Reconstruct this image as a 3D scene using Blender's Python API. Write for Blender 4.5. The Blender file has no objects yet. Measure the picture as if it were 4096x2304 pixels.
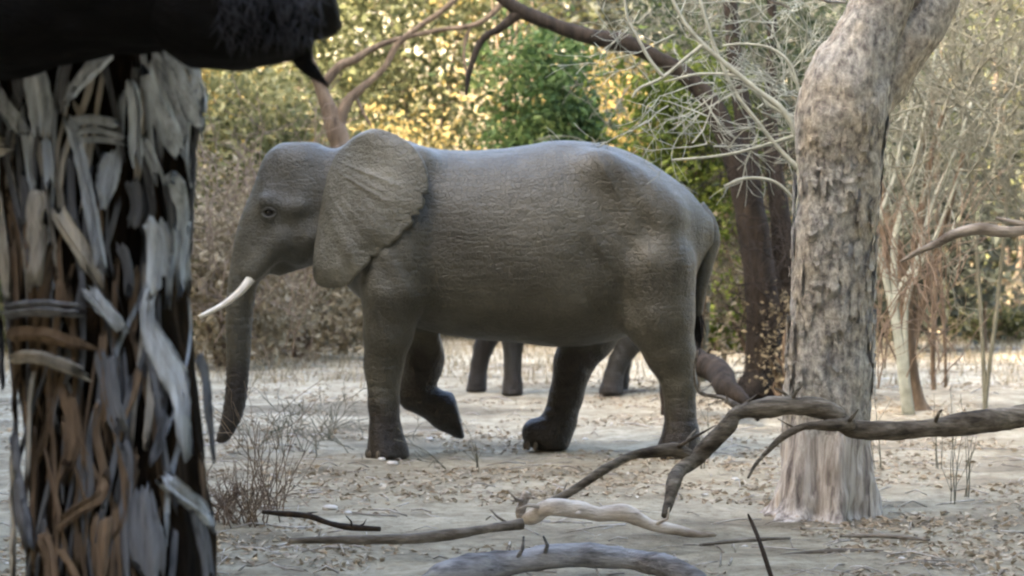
import bpy, math, random
import numpy as np
from mathutils import Vector

random.seed(7); RNG = np.random.default_rng(7)
SC = bpy.context.scene
COL = SC.collection

# ------------------------------------------------------------------ camera, sky, sun, exposure
EYE, FPX, HZ = 2.0, 2531.0, 225.0          # eye height, focal length in pixels, horizon row
cam_d = bpy.data.cameras.new('camera'); cam = bpy.data.objects.new('camera', cam_d); COL.objects.link(cam)
cam.location = (0, 0, EYE); cam.rotation_euler = (math.radians(90), 0, 0)
cam_d.sensor_width = 36; cam_d.lens = 36 * FPX / 1024; cam_d.shift_y = -(288 - HZ) / 1024
cam_d.clip_start = 0.1; cam_d.clip_end = 600
cam_d.dof.use_dof = True; cam_d.dof.focus_distance = 15.5; cam_d.dof.aperture_fstop = 3.0
SC.camera = cam

SUN_EL, SUN_DIR = math.radians(36), Vector((-0.86, -0.50, 0)).normalized()
sunpos = Vector((SUN_DIR.x * math.cos(SUN_EL), SUN_DIR.y * math.cos(SUN_EL), math.sin(SUN_EL)))
W = bpy.data.worlds.new('World'); SC.world = W; W.use_nodes = True
nt = W.node_tree; nt.nodes.clear()
sky = nt.nodes.new('ShaderNodeTexSky'); sky.sky_type = 'NISHITA'; sky.sun_disc = False
sky.sun_elevation = SUN_EL; sky.sun_rotation = math.atan2(SUN_DIR.x, SUN_DIR.y)
sky.air_density = 1.0; sky.dust_density = 6.0; sky.ozone_density = 0.4
bg = nt.nodes.new('ShaderNodeBackground'); bg.inputs['Strength'].default_value = 0.15
wo = nt.nodes.new('ShaderNodeOutputWorld')
nt.links.new(sky.outputs[0], bg.inputs[0]); nt.links.new(bg.outputs[0], wo.inputs[0])
sl = bpy.data.lights.new('sun', 'SUN'); so = bpy.data.objects.new('sun', sl); COL.objects.link(so)
sl.energy = 2.0; sl.angle = math.radians(0.53); sl.color = (1.0, 0.90, 0.74)
so.rotation_euler = (-sunpos).to_track_quat('-Z', 'Y').to_euler(); so.location = sunpos * 60
SC.view_settings.view_transform = 'Standard'; SC.view_settings.look = 'None'
SC.view_settings.gamma = 1.0; SC.view_settings.exposure = 3.85
SC.render.engine = 'CYCLES'; SC.cycles.use_denoising = True
SC.cycles.max_bounces = 6; SC.cycles.diffuse_bounces = 1; SC.cycles.transmission_bounces = 4
SC.cycles.filter_width = 2.2

# ------------------------------------------------------------------ helpers
def P(px, py, D):
    return Vector(((px - 512) * D / FPX, D, EYE + (HZ - py) * D / FPX))

def _h(i, j, k):
    n = (i * 374761393 + j * 668265263 + k * 2147483647) & 0xffffffff
    n = ((n ^ (n >> 13)) * 1274126177) & 0xffffffff
    return ((n ^ (n >> 16)) & 0xffff) / 65535.0
def vnoise(x, y, z):
    x, y, z = np.broadcast_arrays(np.asarray(x, float), np.asarray(y, float), np.asarray(z, float))
    i, j, k = (np.floor(a).astype(np.int64) for a in (x, y, z))
    u, v, w = x - i, y - j, z - k
    u, v, w = (a * a * (3 - 2 * a) for a in (u, v, w))
    r = 0
    for a in (0, 1):
        for b in (0, 1):
            for c in (0, 1):
                r = r + _h(i + a, j + b, k + c) * (u if a else 1 - u) * (v if b else 1 - v) * (w if c else 1 - w)
    return r * 2 - 1
def fbm(x, y, z, o=3):
    r, a = 0, 1.0
    for q in range(o):
        r = r + a * vnoise(x * 2**q + 17.3 * q, y * 2**q, z * 2**q); a *= 0.5
    return r

def sstep(a, b, x):
    t = np.clip((x - a) / (b - a), 0, 1); return t * t * (3 - 2 * t)
def gz(x, y):
    x = np.asarray(x, float); y = np.asarray(y, float)
    z = 0.035 * fbm(x * 0.5, y * 0.5, 0.3, 2) + 0.018 * fbm(x * 2.1, y * 2.1, 5.3, 2) + 0.014 * fbm(x * 4.3, y * 4.3, 9.1, 2) * (y < 40)
    z = z + np.maximum(0, y - 47) * 0.235 * sstep(47, 60, y) * (1 - 0.4 * sstep(100, 160, y))
    z = z + 0.35 * sstep(44, 60, y) * fbm(x * 0.15, y * 0.15, 2.0, 2)
    return z

def mesh_obj(name, verts, faces, mat=None, parent=None, smooth=True, loc=None, rnd=None):
    me = bpy.data.meshes.new(name)
    me.from_pydata(verts if isinstance(verts, list) else list(map(tuple, verts)), [],
                   faces if isinstance(faces, list) else faces.tolist())
    if smooth: me.polygons.foreach_set('use_smooth', np.ones(len(me.polygons), bool))
    if rnd is not None:
        at = me.attributes.new('rnd', 'FLOAT', 'FACE'); at.data.foreach_set('value', np.asarray(rnd, np.float32))
    me.update()
    if mat: me.materials.append(mat)
    o = bpy.data.objects.new(name, me); COL.objects.link(o)
    if parent: o.parent = parent
    if loc is not None: o.location = loc
    return o
def tag(o, label=None, cat=None, group=None, kind=None):
    if label: o['label'] = label
    if cat: o['category'] = cat
    if group: o['group'] = group
    if kind: o['kind'] = kind
    return o
def empty(name, loc=(0, 0, 0), **k):
    o = bpy.data.objects.new(name, None); COL.objects.link(o); o.location = loc
    o.empty_display_size = 0.2
    return tag(o, **k)

def spline(pts, n):
    """Catmull-Rom through rows of pts (any width), n samples per span."""
    p = np.asarray(pts, float); q = np.vstack([2 * p[0] - p[1], p, 2 * p[-1] - p[-2]])
    out = []
    for i in range(1, len(q) - 2):
        for t in np.arange(n) / n:
            a, b, c, d = q[i - 1], q[i], q[i + 1], q[i + 2]
            out.append(0.5 * (2 * b + (c - a) * t + (2 * a - 5 * b + 4 * c - d) * t * t + (3 * b - a - 3 * c + d) * t**3))
    out.append(p[-1]); return np.array(out)

def frames(c):
    t = np.gradient(c, axis=0); t /= np.linalg.norm(t, axis=1)[:, None] + 1e-9
    ref = np.array([0, -1.0, 0]) if abs(t[0][1]) < 0.9 else np.array([1.0, 0, 0])
    A = []; a = ref - t[0] * ref.dot(t[0]); a /= np.linalg.norm(a)
    for k in range(len(c)):
        a = a - t[k] * a.dot(t[k]); a /= np.linalg.norm(a) + 1e-9; A.append(a)
    A = np.array(A); return t, A, np.cross(t, A)

class MB:
    def __init__(s): s.v = []; s.f = []; s.n = 0
    def add(s, v, f):
        s.v.extend(map(tuple, v)); s.f.extend([tuple(int(i) + s.n for i in q) for q in f]); s.n += len(v)
    def tube(s, c, r, n=6, noise=None, cap=True, flat=None):
        """sweep round sections of radius r along centre line c; noise(x,y,z)->multiplier-1"""
        c = np.asarray(c, float); r = np.broadcast_to(np.asarray(r, float), (len(c),))
        t, A, B = frames(c); th = np.arange(n) * 2 * math.pi / n
        d = A[:, None, :] * np.cos(th)[None, :, None] + B[:, None, :] * np.sin(th)[None, :, None]
        if flat: d = A[:, None, :] * np.cos(th)[None, :, None] * flat + B[:, None, :] * np.sin(th)[None, :, None]
        pos = c[:, None, :] + d * r[:, None, None]
        if noise is not None:
            m = noise(pos[..., 0], pos[..., 1], pos[..., 2], th[None, :])
            pos = c[:, None, :] + d * (r[:, None] * (1 + m))[..., None]
        L = len(c); f = []
        for i in range(L - 1):
            for j in range(n):
                f.append((i * n + j, i * n + (j + 1) % n, (i + 1) * n + (j + 1) % n, (i + 1) * n + j))
        v = pos.reshape(-1, 3)
        if cap:
            f.append(tuple(range(n - 1, -1, -1))); f.append(tuple((L - 1) * n + j for j in range(n)))
        s.add(v, f)
    def build(s, name, mat, parent=None, smooth=True, loc=None):
        return mesh_obj(name, s.v, s.f, mat, parent, smooth, loc)

def pxline(rows, n=6):
    """rows of (px, py, depth, radius in px) -> centres, radii in metres"""
    q = spline(rows, n); c = np.array([P(a, b, d) for a, b, d, _ in q]); return c, np.maximum(q[:, 3] * q[:, 2] / FPX, 0.0015)

# ------------------------------------------------------------------ materials
def new_mat(name):
    m = bpy.data.materials.new(name); m.use_nodes = True
    n = m.node_tree.nodes; b = n['Principled BSDF']; b.inputs['Specular IOR Level'].default_value = 0.25
    return m, n, m.node_tree.links, b
def ramp(n, stops):
    r = n.new('ShaderNodeValToRGB'); e = r.color_ramp.elements
    while len(e) < len(stops): e.new(0.5)
    for k, (p, c) in enumerate(stops): e[k].position = p; e[k].color = (*c, 1)
    return r
def noise_mat(name, stops, scale=4, stretch=(1, 1, 1), detail=6, rough=0.9, bump=0.4, bscale=None, spec=0.2, dist=0.02, distortion=0.0, second=None, speck=0):
    """noise-driven colour with bump; second = (scale, stretch, stops) is multiplied in"""
    m, n, l, b = new_mat(name)
    tc = n.new('ShaderNodeTexCoord'); mp = n.new('ShaderNodeMapping'); mp.inputs['Scale'].default_value = stretch
    l.new(tc.outputs['Object'], mp.inputs[0])
    nz = n.new('ShaderNodeTexNoise'); nz.inputs['Scale'].default_value = scale; nz.inputs['Detail'].default_value = detail
    nz.inputs['Roughness'].default_value = 0.62; nz.inputs['Distortion'].default_value = distortion
    l.new(mp.outputs[0], nz.inputs['Vector'])
    r = ramp(n, stops); l.new(nz.outputs['Fac'], r.inputs[0]); out = r.outputs[0]
    if second:
        n2 = n.new('ShaderNodeTexNoise'); n2.inputs['Scale'].default_value = second[0]; n2.inputs['Detail'].default_value = 4
        mp2 = n.new('ShaderNodeMapping'); mp2.inputs['Scale'].default_value = second[1]
        l.new(tc.outputs['Object'], mp2.inputs[0]); l.new(mp2.outputs[0], n2.inputs['Vector'])
        r2 = ramp(n, second[2]); l.new(n2.outputs['Fac'], r2.inputs[0])
        mx = n.new('ShaderNodeMix'); mx.data_type = 'RGBA'; mx.blend_type = 'MULTIPLY'; mx.inputs[0].default_value = 1
        l.new(out, mx.inputs[6]); l.new(r2.outputs[0], mx.inputs[7]); out = mx.outputs[2]
    if speck:
        n3 = n.new('ShaderNodeTexNoise'); n3.inputs['Scale'].default_value = speck; n3.inputs['Detail'].default_value = 6; n3.inputs['Roughness'].default_value = 0.75; l.new(tc.outputs['Object'], n3.inputs['Vector'])
        r3 = ramp(n, [(0.34, (0.60, 0.57, 0.53)), (0.47, (1.0, 1.0, 1.0)), (0.66, (1.2, 1.2, 1.2))]); l.new(n3.outputs['Fac'], r3.inputs[0])
        m3 = n.new('ShaderNodeMix'); m3.data_type = 'RGBA'; m3.blend_type = 'MULTIPLY'; m3.inputs[0].default_value = 1
        l.new(out, m3.inputs[6]); l.new(r3.outputs[0], m3.inputs[7]); out = m3.outputs[2]
    l.new(out, b.inputs['Base Color']); b.inputs['Roughness'].default_value = rough; b.inputs['Specular IOR Level'].default_value = spec
    if bump:
        nb = n.new('ShaderNodeTexNoise'); nb.inputs['Scale'].default_value = bscale or scale * 2.5; nb.inputs['Detail'].default_value = 8
        nb.inputs['Roughness'].default_value = 0.7; l.new(mp.outputs[0], nb.inputs['Vector'])
        bp = n.new('ShaderNodeBump'); bp.inputs['Strength'].default_value = bump; bp.inputs['Distance'].default_value = dist
        l.new(nb.outputs['Fac'], bp.inputs['Height']); l.new(bp.outputs[0], b.inputs['Normal'])
    return m
def leaf_mat(name, stops, transl=0.35, rough=0.7):
    m, n, l, b = new_mat(name)
    at = n.new('ShaderNodeAttribute'); at.attribute_name = 'rnd'
    r = ramp(n, stops); l.new(at.outputs['Fac'], r.inputs[0]); l.new(r.outputs[0], b.inputs['Base Color'])
    b.inputs['Roughness'].default_value = rough
    tr = n.new('ShaderNodeBsdfTranslucent'); l.new(r.outputs[0], tr.inputs[0])
    mx = n.new('ShaderNodeMixShader'); mx.inputs[0].default_value = transl
    l.new(b.outputs[0], mx.inputs[1]); l.new(tr.outputs[0], mx.inputs[2])
    l.new(mx.outputs[0], n['Material Output'].inputs[0]); return m

M = {}
M['ground'] = noise_mat('ground_dry_earth', [(0.28, (0.20, 0.165, 0.105)), (0.42, (0.36, 0.31, 0.215)), (0.58, (0.48, 0.425, 0.305)), (0.8, (0.60, 0.545, 0.42))],
                        scale=2.2, detail=12, bump=1.0, bscale=14, dist=0.07, speck=9, second=(0.55, (0.6, 1.3, 1), [(0.34, (0.52, 0.50, 0.48)), (0.46, (0.85, 0.84, 0.82)), (0.56, (1, 1, 1))]))
M['bark_grey'] = noise_mat('bark_grey', [(0.3, (0.10, 0.085, 0.075)), (0.5, (0.25, 0.22, 0.19)), (0.7, (0.38, 0.34, 0.29))], scale=9, stretch=(1, 1, 0.3), bump=0.8, dist=0.03)
M['bark_dark'] = noise_mat('bark_dark', [(0.3, (0.010, 0.008, 0.006)), (0.6, (0.036, 0.027, 0.019)), (0.85, (0.085, 0.066, 0.046))], scale=9, stretch=(1, 1, 0.22), bump=0.9, dist=0.04)
M['bark_brown'] = noise_mat('bark_brown', [(0.3, (0.06, 0.042, 0.028)), (0.6, (0.16, 0.115, 0.075)), (0.85, (0.28, 0.22, 0.15))], scale=10, stretch=(1, 1, 0.3), bump=0.7)
M['bark_pale'] = noise_mat('bark_pale', [(0.3, (0.20, 0.165, 0.125)), (0.6, (0.42, 0.36, 0.28)), (0.8, (0.55, 0.49, 0.40))], scale=9, stretch=(1, 1, 0.3), bump=0.6)
M['wood_dead'] = noise_mat('wood_dead', [(0.3, (0.16, 0.14, 0.115)), (0.55, (0.30, 0.265, 0.22)), (0.8, (0.42, 0.38, 0.32))], scale=26, stretch=(0.22, 0.8, 1), bump=0.95, dist=0.03, second=(5, (0.6, 1, 1), [(0.38, (0.5, 0.47, 0.44)), (0.58, (1, 1, 1))]))
M['wood_branch'] = noise_mat('wood_branch', [(0.34, (0.07, 0.06, 0.046)), (0.52, (0.20, 0.175, 0.135)), (0.7, (0.36, 0.32, 0.26))], scale=26, stretch=(0.22, 0.8, 1), bump=0.95, dist=0.03, second=(5, (0.6, 1, 1), [(0.38, (0.5, 0.47, 0.44)), (0.58, (1, 1, 1))]))
M['wood_bleached'] = noise_mat('wood_bleached', [(0.3, (0.42, 0.37, 0.31)), (0.5, (0.68, 0.62, 0.54)), (0.75, (0.80, 0.76, 0.69))], scale=26, stretch=(0.22, 0.8, 1), bump=0.95, dist=0.03, second=(5, (0.6, 1, 1), [(0.38, (0.5, 0.47, 0.44)), (0.58, (1, 1, 1))]))
M['wood_bluegrey'] = noise_mat('wood_bluegrey', [(0.32, (0.14, 0.145, 0.155)), (0.52, (0.36, 0.37, 0.39)), (0.75, (0.56, 0.57, 0.58))], scale=26, stretch=(0.22, 0.8, 1), bump=0.95, dist=0.03, second=(5, (0.6, 1, 1), [(0.38, (0.5, 0.47, 0.44)), (0.58, (1, 1, 1))]))
M['twig_silver'] = noise_mat('twig_silver', [(0.3, (0.18, 0.185, 0.145)), (0.7, (0.40, 0.41, 0.34))], scale=6, bump=0)
M['twig_olive'] = noise_mat('twig_olive', [(0.3, (0.085, 0.082, 0.058)), (0.7, (0.22, 0.21, 0.155))], scale=3, bump=0)
M['twig_brown'] = noise_mat('twig_brown', [(0.3, (0.10, 0.07, 0.05)), (0.7, (0.24, 0.18, 0.125))], scale=6, bump=0)
M['char'] = noise_mat('charred_bark', [(0.35, (0.0015, 0.0015, 0.0018)), (0.62, (0.005, 0.0048, 0.0052)), (0.85, (0.018, 0.019, 0.023))], scale=16, stretch=(0.35, 1, 1), bump=1.0, dist=0.03, rough=0.8, spec=0.12)
M['char_fibre'] = noise_mat('charred_fibre', [(0.3, (0.02, 0.022, 0.028)), (0.7, (0.07, 0.075, 0.09))], scale=12, bump=0)
M['core'] = noise_mat('trunk_dark_core', [(0.35, (0.004, 0.0035, 0.003)), (0.55, (0.018, 0.013, 0.009)), (0.75, (0.07, 0.05, 0.034))], scale=14, stretch=(1, 1, 0.15), bump=1.0, dist=0.03, spec=0.05)
for nm, a in (('strip_grey', (0.88, 1.0, 1.12)), ('strip_olive', (0.80, 0.78, 0.70)), ('strip_brown', (0.30, 0.22, 0.15)), ('strip_dim', (0.26, 0.28, 0.31))):
    st = [(0.28, (0.13, 0.13, 0.13)), (0.48, (0.50, 0.50, 0.50)), (0.72, (0.78, 0.78, 0.78))]
    M[nm] = noise_mat(nm, [(p, tuple(x * y for x, y in zip(c, a))) for p, c in st], scale=26, stretch=(1, 1, 0.12), bump=0.8, dist=0.012, rough=0.8)
M['tusk'] = noise_mat('ivory', [(0.3, (0.60, 0.54, 0.43)), (0.7, (0.80, 0.76, 0.66))], scale=6, bump=0.1, rough=0.5, spec=0.4)
M['eye'] = noise_mat('eye_dark', [(0.3, (0.012, 0.009, 0.007)), (0.7, (0.02, 0.015, 0.01))], bump=0, rough=0.15, spec=0.5)
M['nail'] = noise_mat('toenail', [(0.3, (0.07, 0.06, 0.045)), (0.7, (0.14, 0.12, 0.09))], bump=0.2)
M['hair'] = noise_mat('tail_hair', [(0.3, (0.01, 0.009, 0.008)), (0.7, (0.03, 0.026, 0.022))], bump=0)
M['stone'] = noise_mat('pale_stone', [(0.3, (0.48, 0.45, 0.40)), (0.7, (0.70, 0.68, 0.63))], bump=0.5)
M['litter'] = leaf_mat('leaf_litter', [(0, (0.22, 0.17, 0.115)), (0.25, (0.34, 0.275, 0.19)), (0.8, (0.46, 0.385, 0.275)), (1, (0.60, 0.54, 0.43))], 0.1)
M['straw'] = leaf_mat('dry_grass', [(0, (0.13, 0.10, 0.06)), (0.5, (0.26, 0.21, 0.125)), (1, (0.40, 0.34, 0.22))], 0.2)
M['lf_green'] = leaf_mat('leaves_green', [(0, (0.012, 0.028, 0.007)), (0.5, (0.045, 0.08, 0.020)), (1, (0.13, 0.16, 0.045))])
M['lf_lime'] = leaf_mat('leaves_yellow_green', [(0, (0.03, 0.05, 0.007)), (0.5, (0.115, 0.15, 0.022)), (1, (0.25, 0.27, 0.055))])
M['lf_yellow'] = leaf_mat('leaves_dry_yellow', [(0, (0.04, 0.032, 0.008)), (0.5, (0.18, 0.135, 0.034)), (1, (0.44, 0.31, 0.11))])
M['lf_olive'] = leaf_mat('leaves_pale_olive', [(0, (0.028, 0.034, 0.011)), (0.5, (0.105, 0.108, 0.040)), (1, (0.25, 0.23, 0.10))])
M['lf_grey'] = leaf_mat('leaves_grey_olive', [(0, (0.022, 0.025, 0.015)), (0.5, (0.058, 0.062, 0.040)), (1, (0.13, 0.13, 0.09))])
M['lf_dark'] = leaf_mat('leaves_dark', [(0, (0.02, 0.03, 0.012)), (0.5, (0.045, 0.06, 0.025)), (1, (0.09, 0.10, 0.045))])
M['lf_brown'] = leaf_mat('leaves_dry_brown', [(0, (0.10, 0.075, 0.042)), (0.5, (0.23, 0.185, 0.11)), (1, (0.40, 0.33, 0.21))], 0.2)

def skin_mat(name='elephant_skin', k=0.50):
    m, n, l, b = new_mat(name)
    tc = n.new('ShaderNodeTexCoord')
    def nz(scale, st=(1, 1, 1), det=6, rg=0.6):
        mp = n.new('ShaderNodeMapping'); mp.inputs['Scale'].default_value = st; l.new(tc.outputs['Object'], mp.inputs[0])
        x = n.new('ShaderNodeTexNoise'); x.inputs['Scale'].default_value = scale; x.inputs['Detail'].default_value = det
        x.inputs['Roughness'].default_value = rg; l.new(mp.outputs[0], x.inputs['Vector']); return x
    a = nz(1.6, det=8)
    r = ramp(n, [(p, tuple(k * q for q in c)) for p, c in [(0.28, (0.056, 0.050, 0.031)), (0.5, (0.112, 0.104, 0.073)), (0.70, (0.192, 0.181, 0.136))]]); l.new(a.outputs['Fac'], r.inputs[0])
    # wet mud on the feet, uneven tide line; also paints shade on the far legs
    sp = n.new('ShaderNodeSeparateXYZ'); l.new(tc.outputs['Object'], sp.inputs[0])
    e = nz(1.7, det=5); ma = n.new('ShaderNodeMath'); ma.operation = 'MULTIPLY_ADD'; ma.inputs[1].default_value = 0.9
    my = n.new('ShaderNodeMath'); my.operation = 'MULTIPLY_ADD'; my.inputs[1].default_value = -0.5; l.new(sp.outputs[1], my.inputs[0]); l.new(sp.outputs[2], my.inputs[2])   # line raised on the far-side legs to paint in their shade
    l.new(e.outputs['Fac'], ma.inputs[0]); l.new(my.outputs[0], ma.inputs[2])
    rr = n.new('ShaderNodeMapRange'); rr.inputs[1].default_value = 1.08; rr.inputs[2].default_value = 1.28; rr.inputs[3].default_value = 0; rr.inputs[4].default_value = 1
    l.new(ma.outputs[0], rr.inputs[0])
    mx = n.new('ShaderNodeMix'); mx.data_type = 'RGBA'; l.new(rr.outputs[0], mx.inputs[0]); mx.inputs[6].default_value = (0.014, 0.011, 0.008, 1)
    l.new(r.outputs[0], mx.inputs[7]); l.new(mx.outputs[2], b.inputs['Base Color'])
    b.inputs['Roughness'].default_value = 0.58; b.inputs['Specular IOR Level'].default_value = 0.45
    # wrinkles: crossing stretched noise and fine crazing
    w1 = nz(7, (0.6, 1, 2.6), 5); w2 = nz(6, (2.4, 1, 0.7), 5)
    vo = n.new('ShaderNodeTexVoronoi'); vo.feature = 'DISTANCE_TO_EDGE'; vo.inputs['Scale'].default_value = 22; l.new(tc.outputs['Object'], vo.inputs['Vector'])
    cl = n.new('ShaderNodeMath'); cl.operation = 'MINIMUM'; cl.inputs[1].default_value = 0.12; l.new(vo.outputs['Distance'], cl.inputs[0])
    s1 = n.new('ShaderNodeMath'); s1.operation = 'ADD'; l.new(w1.outputs['Fac'], s1.inputs[0]); l.new(w2.outputs['Fac'], s1.inputs[1])
    s2 = n.new('ShaderNodeMath'); s2.operation = 'MULTIPLY_ADD'; s2.inputs[1].default_value = 2.0; l.new(cl.outputs[0], s2.inputs[0]); l.new(s1.outputs[0], s2.inputs[2])
    bp = n.new('ShaderNodeBump'); bp.inputs['Strength'].default_value = 0.55; bp.inputs['Distance'].default_value = 0.035
    l.new(s2.outputs[0], bp.inputs['Height']); l.new(bp.outputs[0], b.inputs['Normal'])
    return m
M['skin'] = skin_mat(); M['skin_ear'] = skin_mat('elephant_skin_dusty', 0.80); M['skin_shaded'] = skin_mat('elephant_skin_shaded', 0.12)  # last one: darkened copy, shade painted into the smaller elephant's colour

def gtree_mat():
    """mottled bark above, bark stripped off to pale fibres near the foot"""
    m, n, l, b = new_mat('mottled_stripped_bark')
    tc = n.new('ShaderNodeTexCoord')
    def nz(scale, st, det=6):
        mp = n.new('ShaderNodeMapping'); mp.inputs['Scale'].default_value = st; l.new(tc.outputs['Object'], mp.inputs[0])
        x = n.new('ShaderNodeTexNoise'); x.inputs['Scale'].default_value = scale; x.inputs['Detail'].default_value = det
        x.inputs['Roughness'].default_value = 0.66; l.new(mp.outputs[0], x.inputs['Vector']); return x
    a = nz(21, (1, 1, 0.7), 12)
    r = ramp(n, [(0.34, (0.14, 0.125, 0.118)), (0.46, (0.33, 0.305, 0.28)), (0.55, (0.46, 0.425, 0.38)), (0.66, (0.66, 0.62, 0.56))]); l.new(a.outputs['Fac'], r.inputs[0])
    br = nz(2.2, (1, 1, 0.6), 3); r3 = ramp(n, [(0.40, (0.96, 1.0, 1.0)), (0.66, (0.98, 0.91, 0.76))]); l.new(br.outputs['Fac'], r3.inputs[0])
    mm = n.new('ShaderNodeMix'); mm.data_type = 'RGBA'; mm.blend_type = 'MULTIPLY'; mm.inputs[0].default_value = 1
    l.new(r.outputs[0], mm.inputs[6]); l.new(r3.outputs[0], mm.inputs[7])
    f = nz(15, (1, 1, 0.07), 6)
    r2 = ramp(n, [(0.34, (0.13, 0.11, 0.10)), (0.47, (0.36, 0.32, 0.28)), (0.60, (0.60, 0.56, 0.50)), (0.72, (0.42, 0.31, 0.20))]); l.new(f.outputs['Fac'], r2.inputs[0])
    sp = n.new('ShaderNodeSeparateXYZ'); l.new(tc.outputs['Object'], sp.inputs[0])
    e = nz(6, (1, 1, 0.4), 3); ma = n.new('ShaderNodeMath'); ma.operation = 'MULTIPLY_ADD'; ma.inputs[1].default_value = 0.8
    l.new(e.outputs['Fac'], ma.inputs[0]); l.new(sp.outputs[2], ma.inputs[2])
    rr = n.new('ShaderNodeMapRange'); rr.inputs[1].default_value = 0.92; rr.inputs[2].default_value = 1.02; l.new(ma.outputs[0], rr.inputs[0])
    mx = n.new('ShaderNodeMix'); mx.data_type = 'RGBA'; l.new(rr.outputs[0], mx.inputs[0]); l.new(r2.outputs[0], mx.inputs[6]); l.new(mm.outputs[2], mx.inputs[7])
    l.new(mx.outputs[2], b.inputs['Base Color']); b.inputs['Roughness'].default_value = 0.9
    hs = n.new('ShaderNodeMix'); hs.data_type = 'FLOAT'; l.new(rr.outputs[0], hs.inputs[0]); l.new(f.outputs['Fac'], hs.inputs[2]); l.new(a.outputs['Fac'], hs.inputs[3])
    bp = n.new('ShaderNodeBump'); bp.inputs['Strength'].default_value = 0.9; bp.inputs['Distance'].default_value = 0.04
    l.new(hs.outputs[0], bp.inputs['Height']); l.new(bp.outputs[0], b.inputs['Normal']); return m
M['gtree'] = gtree_mat()

# ------------------------------------------------------------------ ground
gx = np.concatenate([np.linspace(-160, -14, 24), np.linspace(-13.5, -5.6, 50), np.linspace(-5.5, 5.5, 150), np.linspace(5.6, 13.5, 50), np.linspace(14, 160, 24)])
gy = np.concatenate([np.linspace(-40, 3, 12), np.linspace(3.5, 12, 40), np.linspace(12.1, 27, 210), np.linspace(27.2, 48, 120), np.linspace(49, 220, 110)])
XX, YY = np.meshgrid(gx, gy); ZZ = gz(XX, YY)
nx = len(gx); ii = np.arange(len(gy) - 1)[:, None] * nx + np.arange(nx - 1)[None, :]
gf = np.stack([ii, ii + 1, ii + nx + 1, ii + nx], -1).reshape(-1, 4)
tag(mesh_obj('ground', np.stack([XX, YY, ZZ], -1).reshape(-1, 3), gf, M['ground']), kind='structure')

# ------------------------------------------------------------------ leaves, twigs
def leaf_cloud(cen, size, flat=0.0, aspect=0.5, rng=RNG, bend=0.15):
    """rhombic bent leaves at cen (N,3): verts, faces, per-face random"""
    N = len(cen); d = rng.normal(size=(N, 3)); d[:, 2] *= (1 - flat); d /= np.linalg.norm(d, axis=1)[:, None] + 1e-9
    u = rng.normal(size=(N, 3)); u[:, 2] *= (1 - flat); u -= d * (u * d).sum(1)[:, None]; u /= np.linalg.norm(u, axis=1)[:, None] + 1e-9
    s = (size * rng.uniform(0.55, 1.5, N))[:, None]; w = np.cross(d, u)
    a = cen - d * s * 0.5; b = cen + d * s * 0.5; m = cen + w * s * bend
    v = np.stack([a, m + u * s * aspect * 0.5, b, m - u * s * aspect * 0.5], 1).reshape(-1, 3)
    k = np.arange(N)[:, None] * 4
    f = np.concatenate([k + [0, 1, 2], k + [0, 2, 3]], 1).reshape(-1, 3)
    return v, f, np.repeat(rng.random(N), 2)

def crown_points(cx, cy, z0, z1, rx, ry, clumps, per, rng=RNG, sd=0.16):
    out = []; cs = []; ids = []
    for _ in range(clumps):
        while True:
            p = rng.uniform(-1, 1, 3)
            if 0.18 < (p**2).sum() < 1: break
        c = np.array([cx + p[0] * rx, cy + p[1] * ry, (z0 + z1) / 2 + p[2] * (z1 - z0) / 2]); cs.append(c)
        r = sd * (rx + (z1 - z0) / 2) * rng.uniform(0.5, 1.3)
        k = int(per * rng.uniform(0.4, 1.5)); ids.append(np.full(k, rng.random()))
        out.append(c + rng.normal(size=(k, 3)) * r * np.array([1, 1, 0.75]))
    crown_points.ids = np.concatenate(ids); return np.vstack(out), cs

def bush(name, label, cat, px, D, wid, z0, z1, mat, clumps=40, per=90, leaf=0.10, group=None, stem='bark_brown', off=0, sd=0.16, aspect=0.5, trunk_r=0.06):
    x = (px - 512) * D / FPX; g = float(gz(x, D))
    e = empty(name, (x, D, g), label=label, cat=cat, group=group)
    pts, cs = crown_points(0, 0, z0 - .12 * (z1 - z0), z1, wid / 2 * 1.12, wid / 2 * 0.8, int(clumps * 1.4), per * 1.5, sd=sd)
    leaf = leaf * 1.2
    ok = pts[:, 2] > 0.02; cid = np.repeat(crown_points.ids[ok], 2); pts = pts[ok]
    v, f, r = leaf_cloud(pts, leaf * (.55 + 1.1 * ((cid[::2] * 7.3) % 1)), aspect=aspect); r = .6 * cid + .4 * r
    mesh_obj('crown', v, f, M[mat], e, smooth=False, rnd=r)
    mb = MB(); nst = random.randint(2, 4)
    for q in range(min(len(cs), 6)):
        c = cs[q]; b = np.array([random.uniform(-1, 1) * trunk_r * 2, random.uniform(-1, 1) * trunk_r * 2, -0.1])
        mid = b * 0.4 + c * 0.45 + np.array([random.uniform(-.2, .2), random.uniform(-.2, .2), 0.2 * c[2]])
        mb.tube(spline([b, mid, c], 4), np.linspace(trunk_r * .7, 0.010, 9), 5)
    mb.build('stems', M[stem], e)
    return e

def grow(mb, p, d, L, r, depth, spread=0.6, nb=3, seg=4, droop=0.0, minr=0.003, wig=0.18, sides=4):
    pts = [np.array(p)]; d = np.array(d, float); d /= np.linalg.norm(d)
    for k in range(seg):
        d = d + RNG.normal(size=3) * wig + np.array([0, 0, -droop]); d /= np.linalg.norm(d)
        pts.append(pts[-1] + d * L / seg)
    pts = np.array(pts); mb.tube(pts, np.linspace(r, max(minr, r * 0.45), seg + 1), sides, cap=False)
    if depth > 0:
        for q in range(nb):
            k = random.randint(1, seg); dd = d + RNG.normal(size=3) * spread
            grow(mb, pts[k], dd, L * random.uniform(0.45, 0.8), max(minr, r * 0.6), depth - 1, spread, nb, seg, droop, minr, wig, 3)

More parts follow.
